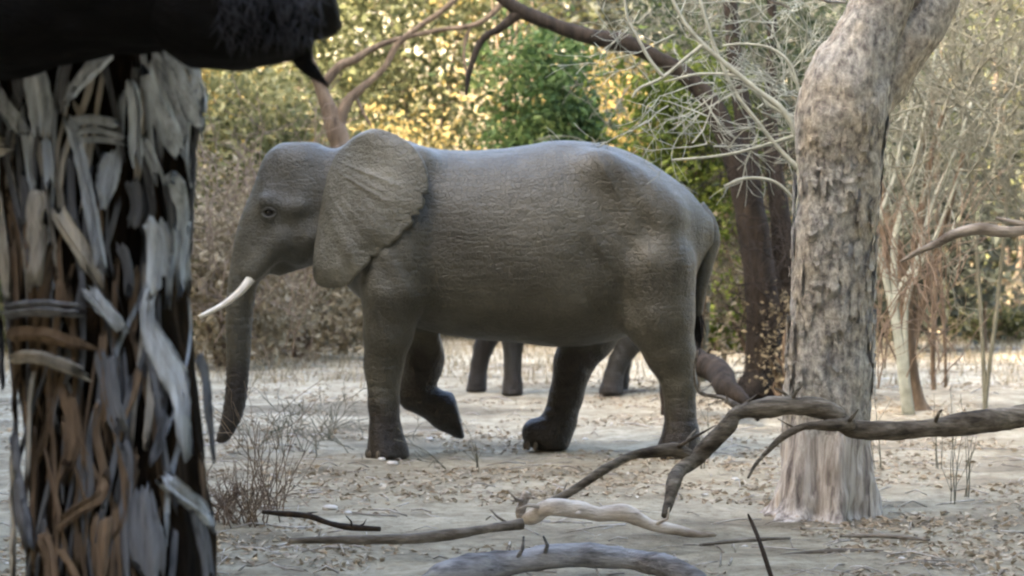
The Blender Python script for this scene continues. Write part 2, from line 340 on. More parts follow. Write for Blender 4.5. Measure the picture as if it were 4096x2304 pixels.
# ------------------------------------------------------------------ implicit surface -> one continuous body
def surface_nets(F, org, h):
    nx, ny, nz = F.shape; S = F < 0
    cnt = np.zeros((nx - 1, ny - 1, nz - 1)); acc = np.zeros((nx - 1, ny - 1, nz - 1, 3))
    C = lambda A, a, b, c: A[a:nx - 1 + a, b:ny - 1 + b, c:nz - 1 + c]
    cor = [(a, b, c) for a in (0, 1) for b in (0, 1) for c in (0, 1)]
    for p in cor:
        for ax in range(3):
            if p[ax]: continue
            q = list(p); q[ax] = 1
            f0, f1 = C(F, *p), C(F, *q); m = C(S, *p) != C(S, *q)
            t = np.where(m, f0 / np.where(m, f0 - f1, 1), 0)
            cnt += m
            for k in range(3): acc[..., k] += m * ((t if k == ax else 0) + (0 if k == ax else p[k]))
    act = cnt > 0; idx = -np.ones(act.shape, int); idx[act] = np.arange(act.sum())
    base = np.argwhere(act); V = (base + acc[act] / cnt[act][:, None]) * h + org
    Fc = []
    for ax in range(3):
        sl0 = [slice(1, -1)] * 3; sl1 = [slice(1, -1)] * 3; sl0[ax] = slice(0, -1); sl1[ax] = slice(1, None)
        a, b = S[tuple(sl0)], S[tuple(sl1)]; e = np.argwhere(a != b); flip = a[tuple(e.T)]
        o = np.ones(3, int); o[ax] = 0; e = e + o
        u, v = (ax + 1) % 3, (ax + 2) % 3; U = np.eye(3, dtype=int)[u]; Wv = np.eye(3, dtype=int)[v]
        g = lambda c: idx[tuple(c.T)]
        q = np.stack([g(e - U - Wv), g(e - Wv), g(e), g(e - U)], 1)
        q[~flip] = q[~flip][:, ::-1]; Fc.append(q)
    return V, np.vstack(Fc)
def laplace(V, F, it=2, lam=0.5):
    e = np.vstack([F[:, [0, 1]], F[:, [1, 2]], F[:, [2, 3]], F[:, [3, 0]]]); e = np.vstack([e, e[:, ::-1]])
    deg = np.bincount(e[:, 0], minlength=len(V))[:, None]
    for _ in range(it):
        s = np.stack([np.bincount(e[:, 0], V[e[:, 1], k], len(V)) for k in range(3)], 1)
        V = V + lam * (s / deg - V)
    return V
def smin(a, b, k):
    hh = np.clip(0.5 + 0.5 * (b - a) / k, 0, 1); return b + (a - b) * hh - k * hh * (1 - hh)
def prof(xs, tab, smooth):
    """smoothed interpolation of a table (first column ascending)"""
    t = np.array(tab, float); g = np.linspace(t[0, 0], t[-1, 0], 400); out = []
    n = max(1, int(smooth / (g[1] - g[0])))
    for c in range(1, t.shape[1]):
        y = np.interp(g, t[:, 0], t[:, c]); k = np.ones(2 * n + 1) / (2 * n + 1)
        for _ in range(2): y = np.convolve(np.pad(y, n, 'edge'), k, 'valid')
        out.append(np.interp(xs, g, y))
    return out
ES = 22 / FPX                                     # metres per pixel at the elephant
EX = lambda px: (px - 512) * ES
EZ = lambda py: EYE + (HZ - py) * ES

BODY = [  # px, top, bottom, half width (m): withers, saddle, hips, rump
    (322, 172, 250, .26), (334, 152, 272, .36), (350, 140, 290, .44), (374, 131, 309, .52), (398, 136, 322, .60), (425, 147, 330, .68), (450, 150, 335, .74),
    (477, 151, 339, .79), (520, 146, 343, .84), (556, 140, 347, .85), (585, 141, 346, .80), (616, 147, 340, .74), (640, 157, 332, .68), (660, 168, 324, .60),
    (682, 184, 304, .48), (694, 196, 280, .38), (703, 207, 258, .27), (712, 220, 244, .12)]
FACE = [  # py, front px, back px, half width (m): skull, brow, trunk
    (142, 284, 312, .10), (148, 270, 330, .22), (160, 262, 345, .29), (187, 253, 350, .345), (213, 242, 346, .355), (235, 235, 330, .31), (254, 232, 300, .255),
    (268, 230, 276, .205), (282, 228, 258, .165), (300, 226, 255, .145), (318, 225, 253, .135), (350, 226, 251, .125), (378, 226, 249, .115), (400, 224, 247, .105), (420, 221, 242, .09), (436, 216, 233, .075), (444, 214, 226, .05)]

def round_cone(X, Y, Z, a, b, ra, rb, ys=1.0):
    a = np.array(a, float); b = np.array(b, float); ba = b - a; L2 = ba.dot(ba)
    px, py, pz = X - a[0], (Y - a[1]), Z - a[2]
    t = np.clip((px * ba[0] + py * ba[1] + pz * ba[2]) / L2, 0, 1)
    dx, dy, dz = px - t * ba[0], (py - t * ba[1]) / ys, pz - t * ba[2]
    return np.sqrt(dx * dx + dy * dy + dz * dz) - (ra + (rb - ra) * t)

def elephant_body(legs, h=0.026):
    x0, x1 = EX(206), EX(726); org = np.array([x0, -1.06, -0.06])
    n = [int((x1 - x0) / h), int(2.12 / h), int((EZ(118) + 0.06) / h)]
    xs = x0 + np.arange(n[0]) * h; ys = -1.06 + np.arange(n[1]) * h; zs = -0.06 + np.arange(n[2]) * h
    X, Y, Z = np.meshgrid(xs, ys, zs, indexing='ij', sparse=True)
    b = np.array(BODY); tab = np.stack([EX(b[:, 0]), EZ(b[:, 1]), EZ(b[:, 2]), b[:, 3]], 1)
    tp, bt, w = (a[:, None, None] for a in prof(xs, tab, 0.07))
    hh = (tp - bt) / 2; pw = 2.25
    zz = np.abs(Z - (tp + bt) / 2) / hh
    q = (zz**pw + (np.abs(Y) / w)**pw)**(1 / pw)
    F = (q - 1) * np.minimum(hh, w)
    out = np.maximum(np.maximum(tab[0, 0] - X, X - tab[-1, 0]), 0); F = np.where(out > 0, np.maximum(F, 0) * 0.6 + out + 0.02, F)
    f = np.array(FACE)[::-1]; tab = np.stack([EZ(f[:, 0]), EX(f[:, 1]), EX(f[:, 2]), f[:, 3]], 1)
    fr, bk, w = (a[None, None, :] for a in prof(zs, tab, 0.035))
    hx = (bk - fr) / 2; q = np.sqrt(((X - (fr + bk) / 2) / hx)**2 + (np.abs(Y) / w)**2)
    G = (q - 1) * np.minimum(hx, w); out = np.maximum(np.maximum(tab[0, 0] - Z, Z - tab[-1, 0]), 0)
    G = np.where(out > 0, np.maximum(G, 0) * 0.6 + out + 0.01, G)
    # trunk tip bends, tusk sheaths, jaw, cheek, brow, temple hollow
    for s in (-1, 1):
        G = smin(G, round_cone(X, Y, Z, (EX(284), s * .24, EZ(238)), (EX(256), s * .205, EZ(272)), .125, .085), .07)
        G = smin(G, round_cone(X, Y, Z, (EX(312), s * .20, EZ(236)), (EX(300), s * .15, EZ(252)), .16, .12), .10)
        G = smin(G, round_cone(X, Y, Z, (EX(272), s * .30, EZ(203)), (EX(300), s * .33, EZ(207)), .075, .06), .10)
    G = smin(G, round_cone(X, Y, Z, (EX(312), 0, EZ(246)), (EX(279), 0, EZ(268)), .17, .075), .07)
    for s in (-1, 1):   # eye socket and the groove in front of the ear
        e = np.sqrt((X - EX(274))**2 + (Y - s * .41)**2 + (Z - EZ(213))**2) - .075
        G = -smin(-G, e, .06)
        e = np.sqrt(((X - EX(284)) / 1.0)**2 + (Y - s * .46)**2 + ((Z - EZ(182)) / 1.3)**2) - .14
        G = -smin(-G, e, .12)
        e = np.sqrt(((X - EX(327)) / 0.6)**2 + (Y - s * .47)**2 + ((Z - EZ(172)) / 1.7)**2) - .12
        G = -smin(-G, e, .06)
    F = smin(F, G, 0.15)
    for leg in legs:
        L = None
        for (p, q) in zip(leg[:-1], leg[1:]):
            d = round_cone(X, Y, Z, (EX(p[0]), p[2], EZ(p[1])), (EX(q[0]), q[2], EZ(q[1])), p[3], q[3])
            L = d if L is None else smin(L, d, 0.05)
        if leg is LEGS_A[1]:      # flat sole of the lifted foot
            pl = (X - EX(459)) * .97 + (Z - EZ(421)) * .24; L = -smin(-L, -pl, .02)
        F = smin(F, L, 0.07)
    # hip bone, shoulder blade ridges, flank hollow
    for s in (-1, 1):
        F = smin(F, round_cone(X, Y, Z, (EX(598), s * .56, EZ(170)), (EX(660), s * .50, EZ(215)), .14, .17), .22)
        F = smin(F, round_cone(X, Y, Z, (EX(418), s * .45, EZ(165)), (EX(398), s * .50, EZ(250)), .12, .20), .22)
        e = np.sqrt(((X - EX(610)) / 0.8)**2 + (Y - s * 1.06)**2 + ((Z - EZ(205)) / 1.2)**2) - .22
        F = -smin(-F, e, .25)
    F = np.maximum(F, 0.004 - Z)
    V, Q = surface_nets(F, org, h); V = laplace(V, Q, 2)
    n3 = fbm(V[:, 0] * 3, V[:, 1] * 3, V[:, 2] * 3, 3); V[:, 1] += np.sign(V[:, 1]) * 0.008 * n3; V[:, 2] += 0.005 * n3
    cz = V[:, 2] + 0.05 * vnoise(V[:, 0] * 4, V[:, 1] * 4, V[:, 2] * 2)
    tr = sstep(EX(262), EX(252), V[:, 0]) * sstep(EZ(262), EZ(290), V[:, 2])          # rings round the trunk
    lg = sstep(EZ(330), EZ(370), V[:, 2]) * (V[:, 2] > .12) * (1 - tr)                 # creases round the lower legs
    fl = sstep(EX(560), EX(600), V[:, 0]) * sstep(EX(690), EX(640), V[:, 0]) + sstep(EX(440), EX(415), V[:, 0]) * sstep(EX(350), EX(380), V[:, 0])
    w = 0.0035 * tr * np.sin(cz * 95 + 3 * n3) + 0.0032 * lg * np.sin(cz * 70 + 4 * n3) * (1 + vnoise(V[:, 0] * 6, V[:, 1] * 6, V[:, 2] * 6))
    w = w + 0.022 * np.clip(fl, 0, 1) * vnoise((V[:, 0] + V[:, 2] * .55) * 15, 0.5, (V[:, 2] - V[:, 0] * .4) * 2.0)   # slanting folds at haunch and shoulder
    ctr = np.where(tr > .5, EX(238), V[:, 0]); dx = np.where(tr > .5, V[:, 0] - ctr, 0); V[:, 1] += np.sign(V[:, 1]) * w; V[:, 0] += np.sign(dx) * w * 1.0
    return V, Q

def side_y(V, px, py, s, rad=0.05):
    m = (np.abs(V[:, 0] - EX(px)) < rad) & (np.abs(V[:, 2] - EZ(py)) < rad)
    return s * np.max(s * V[m, 1])

def ellipsoid(c, r, n=8):
    v = []; f = []
    for i in range(n + 1):
        for j in range(2 * n):
            a, b = math.pi * i / n, math.pi * j / n
            v.append((c[0] + r[0] * math.sin(a) * math.cos(b), c[1] + r[1] * math.sin(a) * math.sin(b), c[2] + r[2] * math.cos(a)))
    for i in range(n):
        for j in range(2 * n):
            k = (j + 1) % (2 * n); f.append((i * 2 * n + j, (i + 1) * 2 * n + j, (i + 1) * 2 * n + k, i * 2 * n + k))
    return v, f

def ear_mesh(V, s):
    at = spline([(354, 139), (343, 150), (335, 163), (328, 187), (323, 212), (320, 236)], 8)
    ou = spline([(354, 139), (366, 133), (380, 131), (398, 137), (415, 148), (427, 165), (431, 185), (429, 203), (421, 218), (407, 234), (392, 247), (376, 260), (362, 273), (353, 283), (340, 286), (326, 285), (318, 277), (317, 260), (320, 236)], 8)
    nu, nv = 30, 110
    ai = np.array([[np.interp(t, np.linspace(0, 1, len(at)), at[:, c]) for c in (0, 1)] for t in np.linspace(0, 1, nv)])
    oi = np.array([[np.interp(t, np.linspace(0, 1, len(ou)), ou[:, c]) for c in (0, 1)] for t in np.linspace(0, 1, nv)])
    rs = np.random.default_rng(3); ya = np.array([abs(side_y(V, a[0], a[1], s, .07)) for a in ai]); ya = np.convolve(np.pad(ya, 5, 'edge'), np.ones(11) / 11, 'valid')
    top = []; 
    for i in range(nv):
        v = i / (nv - 1); edge = oi[i].copy(); ln = np.linalg.norm(edge - ai[i])
        if 0.36 < v < 0.62:   # ragged rear edge
            edge += (ai[i] - edge) / (ln + 1e-6) * abs(rs.normal()) * 2.2
        for j in range(nu):
            u = j / (nu - 1); p = ai[i] * (1 - u) + edge * u
            d = ln * u * ES                                   # distance out from the root, m
            flare = 0.02 + 0.74 * (1 - math.exp(-1.35 * d)) * (0.55 + 0.45 * math.sin(min(1, v * 1.15) * math.pi)) 
            belly = 0.075 * math.sin(u * math.pi) * math.sin(v * math.pi)**0.7
            ridge = (0.010 + 0.008 * math.sin(v * 13)) * math.sin(v * 41 + 2.5 * math.sin(v * 9) + 1.1 * u) * u * sst(u) * min(1, d / 0.4)
            fold = 0.08 * math.exp(-((v - 0.16) / 0.10)**2) * u     # top rim rolls over towards the side
            curl = -0.10 * max(0, u - 0.75) / 0.25 * (0.3 + v)
            sag = 0.03 * math.sin(7 * v + 3 * u) * u
            top.append((EX(p[0]), s * (ya[i] + flare + belly + ridge + fold + curl * 0.5 + sag), EZ(p[1])))
    f = [(i * nu + j, i * nu + j + 1, (i + 1) * nu + j + 1, (i + 1) * nu + j) for i in range(nv - 1) for j in range(nu - 1)]
    N = len(top); back = [(x + 0.004, y - s * 0.028, z) for x, y, z in top]
    allf = list(f) if s > 0 else [q[::-1] for q in f]
    allf += [tuple(N + k for k in q[::-1]) for q in allf]
    rim = [i * nu + nu - 1 for i in range(nv)]
    for a, b in zip(rim[:-1], rim[1:]): allf.append((a, b, N + b, N + a) if s < 0 else (b, a, N + a, N + b))
    return top + back, allf
def sst(u): return u * u * (3 - 2 * u)

def elephant(legs, label, loc=(0, 22, 0), scale=1.0, h=0.026, skin='skin', nails=()):
    root = empty('elephant', (EX(500) * scale + loc[0], loc[1], loc[2]), label=label, cat='elephant')
    V, Q = elephant_body(legs, h); off = np.array([EX(500), 0, 0])
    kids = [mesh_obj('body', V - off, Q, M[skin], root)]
    for s in (-1, 1):
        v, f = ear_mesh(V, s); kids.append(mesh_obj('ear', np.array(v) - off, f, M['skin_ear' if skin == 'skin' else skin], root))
        ye = side_y(V, 272, 213, s, .03)
        v, f = ellipsoid((EX(272.5), ye + s * -0.012, EZ(213)), (.042, .03, .034), 6); e = mesh_obj('eye', np.array(v) - off, f, M['eye'], root); kids.append(e)
        # lids
        mb = MB()
        for k in (1, -1):
            a = np.linspace(0, math.pi, 9); c = np.stack([EX(272.5) - .058 * np.cos(a), np.full(9, ye + s * 0.012) + s * .012 * np.sin(a), EZ(213) + k * .040 * np.sin(a)], 1)
            mb.tube(c - off, .011, 6)
        kids.append(mb.build('eyelid', M[skin], root))
        mb = MB(); k = 1.0 if s < 0 else 0.9
        c = spline([(EX(262), s * .21, EZ(266)), (EX(256), s * .225, EZ(274)), (EX(245), s * .25, EZ(289)), (EX(262 - 34 * k), s * .265, EZ(266 + 37 * k)), (EX(262 - 59 * k), s * .27, EZ(266 + 50 * k))], 6)
        mb.tube(c - off, np.linspace(.052, .018, len(c)), 12); kids.append(mb.build('tusk', M['tusk'], root))
    mb = MB(); c = spline([(EX(694), 0, EZ(212)), (EX(706), -.02, EZ(224)), (EX(711), -.05, EZ(240)), (EX(706), -.07, EZ(262)), (EX(700), -.08, EZ(290)), (EX(697), -.08, EZ(316))], 5)
    mb.tube(c - off, np.interp(np.linspace(0, 1, len(c)), [0, .3, 1], [.13, .085, .04]), 10)
    tl = mb.build('tail', M[skin], root)
    mb = MB()
    for q in range(46):
        a = random.uniform(0, 6.28); r = random.uniform(0, .05); b = c[-1] - off + np.array([0, 0, random.uniform(0, .16)])
        mb.tube(spline([b, b + [r * math.cos(a), r * math.sin(a), -.12], b + [r * 1.6 * math.cos(a), r * 1.6 * math.sin(a), -random.uniform(.2, .36)]], 3), np.linspace(.009, .003, 7), 3)
    mb.build('tail_tuft', M['hair'], tl)
    for (px, py, y, n, r) in nails:
        for k in range(n):
            a = math.radians(100 + 160 * (k + 0.5) / n)
            v, f = ellipsoid((EX(px) + r * math.cos(a), y + r * math.sin(a) * -1 if False else y - r * math.sin(a) * -1, 0.05), (.022, .022, .04), 6)
            mesh_obj('toenail', np.array(v) - off, f, M['nail'], root)
    root.scale = (scale,) * 3
    return root

# legs: (px, py, depth offset m, radius m) down the chain
LEGS_A = [
    [(404, 236, -.46, .34), (397, 288, -.52, .285), (391, 330, -.48, .21), (386, 362, -.42, .165), (386, 400, -.41, .128), (388, 430, -.41, .138), (390, 446, -.41, .168), (391, 456, -.41, .185)],
    [(425, 290, .42, .30), (428, 336, .42, .22), (420, 370, .42, .175), (413, 398, .42, .145), (428, 406, .42, .135), (445, 415, .42, .165), (462, 422, .42, .185)],
    [(606, 296, .42, .36), (590, 335, .42, .25), (575, 365, .42, .175), (567, 400, .42, .145), (560, 425, .42, .15), (552, 440, .42, .17), (537, 437, .42, .135)],
    [(650, 268, -.42, .38), (655, 312, -.43, .315), (667, 350, -.42, .215), (676, 380, -.42, .15), (677, 406, -.41, .128), (678, 430, -.41, .15), (676, 446, -.41, .18), (673, 457, -.41, .19)]]
LEGS_B = [
    [(410, 236, -.42, .34), (404, 300, -.44, .26), (402, 350, -.43, .18), (401, 400, -.41, .145), (401, 432, -.41, .155), (401, 456, -.41, .185)],
    [(400, 290, .42, .30), (360, 336, .42, .22), (345, 370, .42, .165), (338, 400, .42, .145), (334, 430, .42, .15), (332, 454, .42, .185)],
    [(640, 296, .42, .36), (630, 335, .42, .25), (616, 365, .42, .175), (610, 400, .42, .15), (606, 430, .42, .155), (602, 452, .42, .185)],
    [(650, 270, -.42, .42), (640, 315, -.43, .33), (625, 350, -.42, .22), (600, 390, -.42, .165), (590, 420, -.41, .16), (586, 446, -.41, .19), (584, 456, -.41, .20)]]
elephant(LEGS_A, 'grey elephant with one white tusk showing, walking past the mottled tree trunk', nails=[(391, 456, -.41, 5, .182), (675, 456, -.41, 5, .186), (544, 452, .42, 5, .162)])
elephant(LEGS_B, 'smaller dark elephant hidden behind the tusked one, only its legs showing below the belly', loc=((551 - 512) * 30 / FPX + 0.24, 30, 0), scale=0.72, h=0.04, skin='skin_shaded')

# ------------------------------------------------------------------ foreground tree with hanging bark
FD = 9.0; FR = 0.325
def fore_axis(py):      # trunk axis (px) and radius (px) at a picture row
    c = np.interp(py, [-120, 0, 60, 150, 250, 330, 400, 470, 576, 700], [100, 99, 100, 95, 96, 104, 113, 118, 121, 124])
    r = np.interp(py, [-120, 0, 60, 150, 250, 330, 400, 470, 576, 700], [104, 104, 103, 97, 91, 88, 93, 95, 101, 116]); return c, r
tree = empty('shaggy_tree', (P(115, 576, FD).x, FD, 0), label='large dark tree trunk wrapped in peeling grey bark strips under a charred limb', cat='tree')
TO = np.array(tree.location)
rows = []
for py in list(range(-300, 720, 20)):
    c, r = fore_axis(py); rows.append((c, py, FD, r - 7))
zb = (EYE) * FPX / FD + HZ
rows.append((119, zb + 10, FD, 125))
rows = [(a, b, c, d) for a, b, c, d in rows]
c, r = pxline(rows, 2)
mb = MB(); mb.tube(c - TO, r, 72, noise=lambda x, y, z, t: 0.06 * fbm(x * 9, y * 9, z * 1.2, 3) + 0.07 * fbm(x * 24, y * 24, z * 2.4, 2))
mb.build('trunk', M['core'], tree)
def strip(pts, w, mat, lift=0.02, thick=0.25, curl=0.0, n=7):
    """a bark strip lying round the trunk: pts (px, py[, lift]), width in px"""
    q = spline([(a[0], a[1], a[2] if len(a) > 2 else lift) for a in pts], n); L = len(q)
    cs = []; nr = []
    for a, b, l in q:
        ax, rr = fore_axis(b); t = max(-1.02, min(1.02, (a - ax) / rr)); R = rr * FD / FPX + l
        ang = math.asin(max(-1, min(1, t))); x0 = P(ax, b, FD)
        cs.append((x0.x + R * math.sin(ang), FD - R * math.cos(ang), x0.z)); nr.append((math.sin(ang), -math.cos(ang), 0))
    cs = np.array(cs); nr = np.array(nr); t = np.gradient(cs, axis=0); t /= np.linalg.norm(t, axis=1)[:, None] + 1e-9
    side = np.cross(t, nr); side /= np.linalg.norm(side, axis=1)[:, None] + 1e-9
    wd = np.interp(np.linspace(0, 1, L), np.linspace(0, 1, len(np.atleast_1d(w))), np.atleast_1d(w)) * FD / FPX / 2 if np.ndim(w) else np.full(L, w * FD / FPX / 2) * np.interp(np.linspace(0, 1, L), [0, .1, .85, 1], [.75, 1, .95, .6])
    wd = wd * (1 + 0.12 * vnoise(np.arange(L) * 0.9, w[0] if np.ndim(w) else w, lift * 50 + pts[0][0]))
    tw = 0.4 * vnoise(np.arange(L) * 0.25, pts[0][0] * 0.13, 1.0); K = 13; sd = pts[0][0] * 0.7 + pts[0][1]
    rg = np.random.default_rng(int(abs(sd) * 10)); lo = rg.uniform(0, .16, K); hi = 1 - rg.uniform(0, .30, K)**1.0; gr = rg.normal(size=K)
    ks = np.arange(L) / (L - 1); C3 = lambda A, q: np.stack([np.interp(q, ks, A[:, c]) for c in range(A.shape[1])], 1)
    vt = np.zeros((L, 2 * K, 3))
    for m in range(K):
        q = lo[m] + (hi[m] - lo[m]) * ks; u = -1 + 2 * m / (K - 1); cc, sn, nn = C3(cs, q), C3(side, q), C3(nr, q)
        w_ = np.interp(q, ks, wd); t_ = np.interp(q, ks, tw); s_ = sn * np.cos(t_)[:, None] + nn * np.sin(t_)[:, None]; n_ = nn * np.cos(t_)[:, None] - sn * np.sin(t_)[:, None]
        up = w_ * (thick * 1.1 * (1 - u * u) + curl * abs(u)) + np.minimum(.007, w_ * .35) * (gr[m] + .5 * vnoise(np.arange(L) * .5, m * 3.1, sd))
        vt[:, m] = cc + s_ * (w_ * u)[:, None] + n_ * up[:, None]
        vt[:, 2 * K - 1 - m] = cc + s_ * (w_ * u * .96)[:, None] + n_ * (up - np.maximum(.006, w_ * thick * .6))[:, None]
    v = vt.reshape(-1, 3)
    n2 = 2 * K; f = [(i * n2 + j, i * n2 + (j + 1) % n2, (i + 1) * n2 + (j + 1) % n2, (i + 1) * n2 + j) for i in range(L - 1) for j in range(n2)]
    f.append(tuple(range(n2 - 1, -1, -1))); f.append(tuple((L - 1) * n2 + j for j in range(n2)))
    return mesh_obj('bark_strip', np.array(v) - TO, f, M[mat], tree)
G, O, B, DM = 'strip_grey', 'strip_olive', 'strip_brown', 'strip_dim'
STRIPS = [
    ([(56, 60), (62, 90), (66, 120), (66, 145)], [14, 20, 20, 10], G, .05), ([(69, 140), (71, 165), (72, 192)], 8, G, .05),
    ([(8, 80), (22, 100), (36, 120), (50, 140)], 16, G, .04), ([(124, 55), (112, 72), (98, 90), (86, 112)], [16, 15, 11, 5], G, .05),
    ([(138, 84), (142, 110), (141, 145), (143, 174)], 11, G, .07), ([(88, 118), (95, 145), (100, 170), (106, 205), (112, 245), (119, 282)], 11, G, .04),
    ([(125, 152), (122, 170), (119, 190), (117, 212)], [12, 19, 16, 5], G, .05), ([(-14, 154), (8, 152), (26, 150), (46, 150)], [16, 17, 17, 13], O, .06),
    ([(12, 188), (18, 220), (23, 258), (26, 300)], 19, O, .03), ([(63, 190), (60, 215), (62, 245), (58, 296)], 20, O, .05),
    ([(74, 206), (88, 230), (102, 254), (120, 288)], 16, O, .035), ([(155, 214), (160, 240), (159, 265), (160, 296)], 20, G, .045),
    ([(156, 66), (165, 95), (178, 130), (186, 168)], [24, 32, 30, 12], G, .012), ([(166, 50), (178, 80), (190, 110), (198, 142)], 17, G, .03),
    ([(182, 46), (192, 70), (199, 95), (203, 118)], 18, G, .02), ([(90, 127), (105, 124), (120, 126), (136, 131)], 8, G, .05),
    ([(94, 137), (108, 134), (122, 137), (137, 142)], 5, G, .055), ([(95, 145), (115, 143), (136, 147)], 5, G, .05),
    ([(172, 172), (179, 190), (182, 212), (180, 250), (178, 300)], [10, 20, 16, 14, 10], G, .02), ([(149, 140), (157, 160), (166, 190)], 11, G, .03),
    ([(101, 282), (114, 300), (124, 313), (137, 330)], 13, G, .05), ([(157, 280), (152, 312), (160, 340), (173, 368), (181, 395), (184, 425), (189, 458)], [10, 12, 20, 26, 15, 13, 6], G, .05),
    ([(118, 342), (122, 370), (127, 400), (136, 430)], 17, DM, .03), ([(34, 356), (52, 352), (70, 354), (92, 362), (114, 374)], 10, O, .06),
    ([(26, 334), (52, 330), (80, 334), (118, 350)], 13, B, .05), ([(26, 311), (48, 306), (74, 305), (110, 309)], 14, DM, .05),
    ([(172, 406), (166, 430), (159, 460)], 8, DM, .04), ([(155, 470), (154, 500), (158, 535), (164, 590)], [10, 22, 30, 24], DM, .035),
    ([(168, 466), (186, 486), (201, 503), (212, 530)], 14, G, .03), ([(78, 516), (98, 498), (118, 484), (126, 455)], 10, B, .04),
    ([(121, 500), (118, 530), (117, 590)], 16, B, .03), ([(82, 534), (95, 555), (110, 590)], 8, B, .045),
    ([(33, 424), (38, 460), (43, 500), (54, 545)], 15, DM, .04), ([(58, 362), (54, 400), (53, 440), (51, 476)], 5, O, .05),
    ([(84, 382), (92, 412), (92, 440), (81, 480)], 12, B, .03), ([(17, 300), (14, 330), (17, 360), (16, 396)], [14, 12, 7, 3], DM, .06),
    ([(194, 350), (201, 380), (206, 420), (212, 466)], [10, 12, 8, 2], DM, .02), ([(28, 440), (22, 490), (18, 540), (10, 600)], 22, O, .02),
    ([(62, 520), (72, 550), (76, 600)], 15, B, .03), ([(198, 500), (206, 540), (212, 600)], 15, DM, .02), ([(136, 430), (140, 470), (136, 520), (139, 590)], 13, DM, .02),
    ([(40, 172), (44, 200), (40, 230)], 10, DM, .02), ([(140, 180), (146, 205), (140, 230)], 12, DM, .03), ([(30, 70), (40, 90), (44, 110)], 9, DM, .03),
    ([(88, 64), (82, 90), (80, 120)], 9, DM, .02), ([(186, 210), (182, 250), (186, 300)], 14, G, .012), ([(130, 240), (138, 265), (140, 300)], 9, DM, .02)]
for a in STRIPS: strip(a[0], [q * 1.2 for q in a[1]] if np.ndim(a[1]) else a[1] * 1.2, *a[2:])
rs = random.Random(5)
for k in range(135):
    y0 = rs.uniform(10, 520); ax, rr = fore_axis(y0); x0 = ax + rr * rs.uniform(-0.97, 0.97); L = rs.uniform(70, 210); sl = rs.gauss(0, 0.13)
    pts = [(x0 + sl * L * t + rs.gauss(0, 3), y0 + L * t) for t in (0, .33, .66, 1)]
    strip(pts, rs.uniform(2.5, 9), rs.choice([DM, G, G, DM, O] if y0 < 190 or (x0 > 150 and y0 < 420) else [DM, B, B, B]), lift=rs.uniform(0.002, 0.03), n=5)
# charred limb stub that leaves the trunk towards the viewer and breaks off
c, r = pxline([(-160, -60, 8.9, 70), (-90, -20, 8.75, 84), (-10, -4, 8.6, 83), (46, -12, 8.53, 81), (127, -24, 8.45, 78), (183, -30, 8.4, 73), (210, -16, 8.38, 78), (235, -11, 8.36, 81), (280, -13, 8.35, 76), (318, -10, 8.34, 66), (331, -4, 8.34, 46), (336, -4, 8.34, 18)], 8)
mb = MB(); mb.tube(c - TO, r, 64, noise=lambda x, y, z, t: 0.07 * fbm(x * 3.2, y * 3.2, z * 3.2, 3) + 0.035 * vnoise(x * 9, y * 26, z * 26))
mb.build('limb', M['char'], tree)
c, r = pxline([(296, 40, 8.33, 16), (304, 62, 8.32, 10), (314, 73, 8.32, 7), (328, 85, 8.32, 1)], 5)
mb = MB(); mb.tube(c - TO, r, 10); mb.build('snag', M['char'], tree)
mb = MB()
for k in range(260):                                       # frayed fibres on the broken end
    a = P(rs.uniform(225, 326), rs.uniform(-4, 46), 8.33); th = rs.uniform(-2.4, -0.3)
    yy = 8.34 - math.sqrt(max(0.0, (76 * 8.35 / FPX)**2 - (a.z - P(0, -8, 8.35).z)**2)) - 0.008
    p = np.array([a.x, yy, a.z]); q = p + np.array([math.cos(th) * 0.04, -0.006, math.sin(th) * 0.06])
    mb.tube(np.array([p - TO, (p + q) / 2 + [0, -0.008, 0] - TO, q - TO]), [.0022, .002, .0008], 3)
mb.build('frayed_fibres', M['char_fibre'], tree)['kind'] = 'stuff'

for k in range(6):
    a = k * 1.05 + .3; mb = MB()
    grow(mb, P(108, -330, FD) - Vector(TO), (math.cos(a), math.sin(a) - .2, .8), 3.2, .10, 2, nb=3, sides=8); mb.build('branch', M['bark_dark'], tree)
pts, cs = crown_points(0.9, 3.2, 4.6, 10.5, 5.0, 3.0, 95, 40, sd=.085)  # out-of-frame crown, added and shaped to cut skylight on the elephant
v, f, rn = leaf_cloud(pts, .34, aspect=.7); mesh_obj('crown', v, f, M['lf_dark'], tree, smooth=False, rnd=rn)  # added out-of-frame crown, cuts skylight on the elephant

# ------------------------------------------------------------------ mottled tree beside the elephant
GD = 17.6
t2 = empty('forked_tree', (P(822, 513, GD).x, GD, 0), label='thick mottled grey tree trunk with pale stripped foot, forking above the fallen branch', cat='tree')
TO2 = np.array(t2.location)
c, r = pxline([(818, 530, GD, 78), (819, 519, GD, 62), (820, 509, GD, 53), (822, 490, GD, 49), (824, 460, GD, 46), (827, 425, GD, 43), (829, 390, GD, 42), (830, 350, GD, 41.5), (832, 300, GD, 41), (834, 250, GD, 40), (837, 200, GD, 41), (840, 150, GD, 42), (844, 110, GD, 44), (850, 80, GD, 42), (862, 50, GD, 36), (876, 15, GD, 31), (888, -20, GD, 29), (905, -90, GD, 26), (905, -180, GD + .2, 22), (890, -320, GD + .4, 17), (870, -480, GD + .6, 10)], 7)
def gn(x, y, z, t):
    base = np.clip((0.9 - z) / 0.9, 0, 1)
    return 0.09 * fbm(x * 5, y * 5, z * 2.2, 3) + 0.05 * fbm(x * 17, y * 17, z * 8, 2) + base**1.3 * (0.15 * np.sin(t * 5 + 1.5 * np.sin(t * 2)) + 0.06 * vnoise(x * 16, y * 16, z * 2))
mb = MB(); mb.tube(c - TO2, r, 64, noise=gn); mb.build('trunk', M['gtree'], t2)
